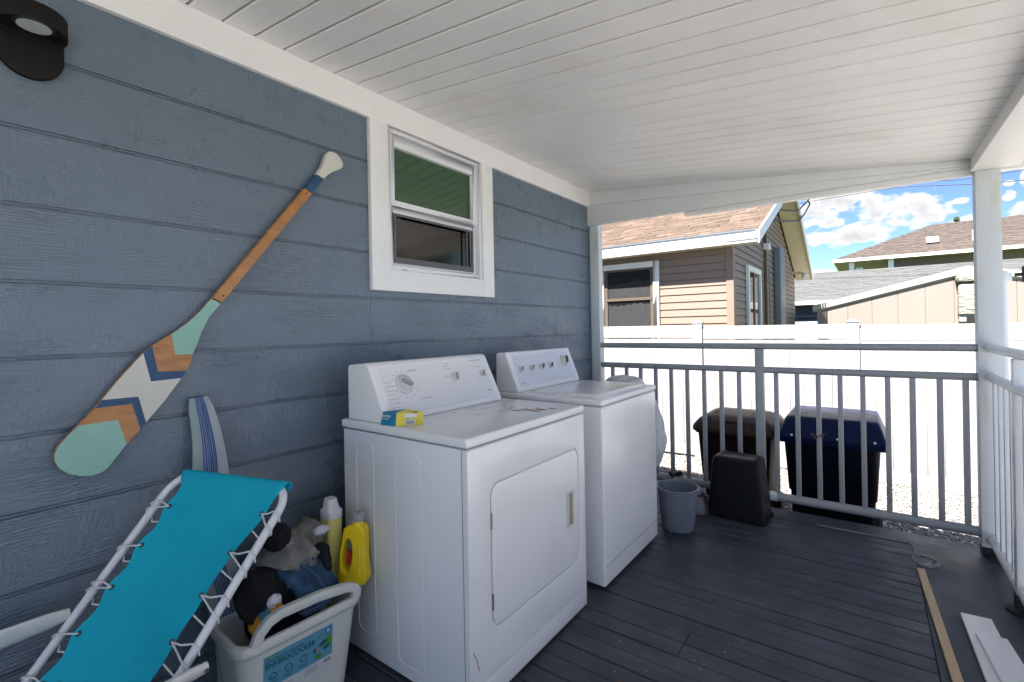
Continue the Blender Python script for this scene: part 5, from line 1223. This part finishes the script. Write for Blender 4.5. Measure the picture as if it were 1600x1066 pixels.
# black tote upside-down
tt = empty('black_storage_bin', 'black plastic bin turned upside down on the deck by the railing', 'storage bin', (1.183, 3.535, 0), math.radians(-4))
def tr_(hx, hy, z, r=.035, dx=0): return rr(dx, 0, hx, hy, r, z, 6)
b = MB(); b.loft([tr_(.185, .135, .0), tr_(.188, .138, .006), tr_(.188, .138, .018), tr_(.178, .128, .024), tr_(.176, .126, .05), tr_(.148, .108, .365), tr_(.144, .105, .385), tr_(.134, .096, .396), tr_(.12, .082, .398)]); b.obj('body', TOTE, tt)
b = MB(); b.loft([tr_(.118, .078, .3985), tr_(.113, .073, .4005), tr_(.112, .072, .3995)]); b.obj('base_ring', TOTE, tt)
b = MB(); b.box(.150, .186, -.06, .06, .028, .060); b.obj('side_grip', TOTE, tt, bevel=.008)
# plastic bag hanging beside washer
bm = bmesh.new(); bmesh.ops.create_icosphere(bm, subdivisions=5, radius=1)
for v in bm.verts:
    p = v.co.copy(); k_ = 1 + .10 * noise.noise(p * 2.2 + V(5, 2, 1)) + .05 * noise.noise(p * 7)
    v.co = V(.745 + p.x * .125 * k_ * (1 - .15 * p.z), 2.985 + p.y * .085 * k_, .62 + p.z * .24 * k_)
for f in bm.faces: f.smooth = True
me = bpy.data.meshes.new('plastic_bag'); bm.to_mesh(me); bm.free(); me.materials.append(BAG); o = bpy.data.objects.new('plastic_bag', me); COL.objects.link(o); tag(o, 'milky white plastic bag squeezed between washer and far railing', 'bag')
bm = bmesh.new(); bmesh.ops.create_icosphere(bm, subdivisions=4, radius=1)
for v in bm.verts:
    p = v.co.copy(); k_ = 1 + .25 * noise.noise(p * 1.8 + V(1, 7, 1))
    v.co = V(.56 + p.x * .13 * k_, 3.10 + p.y * .11 * k_, .905 + p.z * .055 * k_)
for f in bm.faces: f.smooth = True
me = bpy.data.meshes.new('plastic_bag'); bm.to_mesh(me); bm.free(); me.materials.append(BAG); o = bpy.data.objects.new('plastic_bag', me); COL.objects.link(o); tag(o, 'crumpled pale bag top showing above the rear of the washer lid', 'bag')
MB__ = MB(); MB__.box(.42, .70, 2.98, 3.22, 0, .875); tag(MB__.obj('utility_sink', VINYL, bevel=.02), 'white utility tub standing between the washer and the far railing', 'tub')
# hook things on the rails
for i, (x, z, lb) in enumerate(((.70, .150, 'black clip sitting on the bottom rail left of the upturned bin'), (1.635, .56, 'dark twist of tape tied round a baluster in front of the navy bin'))):
    r_ = random.Random(20 + i); b = MB(); pts = [(x + (.045 if i == 0 else .035) * math.cos(a) * r_.uniform(.6, 1.2), 3.70 + .02 * math.sin(a * 1.7) - .015, z + .012 * math.sin(a * 2.3) + r_.uniform(-.008, .008)) for a in [2 * PI * k / 12 for k in range(12)]]
    b.tube(pts, .010 if i == 0 else .007, 7, closed=True); tag(b.obj('rail_clip' if i == 0 else 'tape_knot', BLACKM if i == 0 else mat('brown_tape', (.05, .022, .015), .6)), lb, 'clip' if i == 0 else 'tape')

# wheelie bins on the gravel
def wheelie(name, label, cx, cy, W_, D_, H, lidm, bodym, style):
    t = empty(name, label, 'trash bin', (cx, cy, GZ))
    b = MB(); h = W_ / 2; d = D_ / 2
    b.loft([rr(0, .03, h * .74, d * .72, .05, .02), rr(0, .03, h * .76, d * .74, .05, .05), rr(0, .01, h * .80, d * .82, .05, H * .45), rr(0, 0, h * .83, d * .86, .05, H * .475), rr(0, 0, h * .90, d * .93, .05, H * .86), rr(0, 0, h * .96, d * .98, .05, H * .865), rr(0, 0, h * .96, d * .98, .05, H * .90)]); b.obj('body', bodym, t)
    if style == 0:
        b = MB(); b.loft([rr(0, -.01, h * 1.0, d * 1.03, .06, H * .885), rr(0, -.01, h * 1.02, d * 1.05, .06, H * .90), rr(0, -.01, h * 1.0, d * 1.03, .06, H * .935), rr(0, .01, h * .90, d * .90, .06, H * .985), rr(0, .02, h * .72, d * .7, .08, H * 1.015), rr(0, .02, h * .4, d * .4, .06, H * 1.02)]); ld = b.obj('lid', lidm, t)
        for sx in (-.68, -.60, .42, .52): b = MB(); b.tube([(h * sx * 1.05, -d * 1.07, H * .905), (h * sx * 1.03, -d * 1.02, H * .955), (h * sx * .95, -d * .75, H * 1.0), (h * sx * .85, 0, H * 1.022)], .009, 7); b.obj('rib', lidm, ld)
        b = MB(); b.tube([(-h * .62, -d * .86, H * .965), (0, -d * .92, H * .99), (h * .45, -d * .88, H * .975)], .010, 7); b.obj('rib', lidm, ld)
    else:
        b = MB(); b.loft([rr(0, -.01, h * 1.0, d * 1.04, .03, H * .86), rr(0, -.01, h * 1.02, d * 1.06, .03, H * .88), rr(0, -.01, h * 1.02, d * 1.06, .03, H * .905), rr(0, .05, h * .90, d * .88, .05, H * 1.02), rr(0, .06, h * .87, d * .84, .05, H * 1.035), rr(0, .06, h * .80, d * .78, .05, H * 1.04)]); ld = b.obj('lid', lidm, t)
        for sx in (-.72, .15, .80): MB().lathe([(.012, 0), (.006, .008)], c=(h * sx, -d * 1.04, H * .915), axis=(0, -1, .4), n=10).obj('lid_stud', FASC, ld)
    for sx in (-1, 1):
        w = MB(); w.lathe([(.02, -.025), (.115, -.025), (.125, -.012), (.125, .012), (.115, .025), (.02, .025)], c=(sx * h * .86, d * .75, .125), axis=(1, 0, 0), n=24); w.obj('wheel', RUBB, t)
    b = MB(); b.tube([(-h * .8, d * 1.02, H * .9), (-h * .8, d * 1.16, H * .92), (h * .8, d * 1.16, H * .92), (h * .8, d * 1.02, H * .9)], .014, 8); b.obj('handle_bar', bodym, t)
    return t
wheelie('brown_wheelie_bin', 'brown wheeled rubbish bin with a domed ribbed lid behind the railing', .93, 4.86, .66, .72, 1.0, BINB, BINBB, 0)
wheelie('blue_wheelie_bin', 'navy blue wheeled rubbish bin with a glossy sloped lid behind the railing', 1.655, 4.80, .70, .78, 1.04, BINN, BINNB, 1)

# wood strip and white boards on the deck
ws = MB(); a = Vector((2.108, 3.250, .003)); c = Vector((2.150, 2.20, .003)); u = (c - a).normalized(); w = V(0, 0, 1).cross(u) * -.016
ws.hexa([a - w, a + w, c + w, c - w, a - w + V(0, 0, .009), a + w + V(0, 0, .009), c + w + V(0, 0, .009), c - w + V(0, 0, .009)]); tag(ws.obj('wood_strip', PINE, bevel=.001), 'thin raw pine strip lying on the deck near the right railing', 'wood strip')
def flatboard(p0, p1, p2, p3, z, th, label):
    b = MB(); b.hexa([V(*p, z) for p in (p0, p1, p2, p3)] + [V(*p, z + th) for p in (p0, p1, p2, p3)]); tag(b.obj('white_board', FASC, bevel=.002), label, 'board', 'white trim boards on the deck')
flatboard((2.213, 2.841), (2.312, 2.850), (2.345, 2.10), (2.232, 2.10), .002, .016, 'wider white trim board lying underneath at the lower right of the deck')
flatboard((2.238, 2.665), (2.331, 2.672), (2.385, 2.08), (2.285, 2.08), .0185, .016, 'white trim board lying on top of the other one')
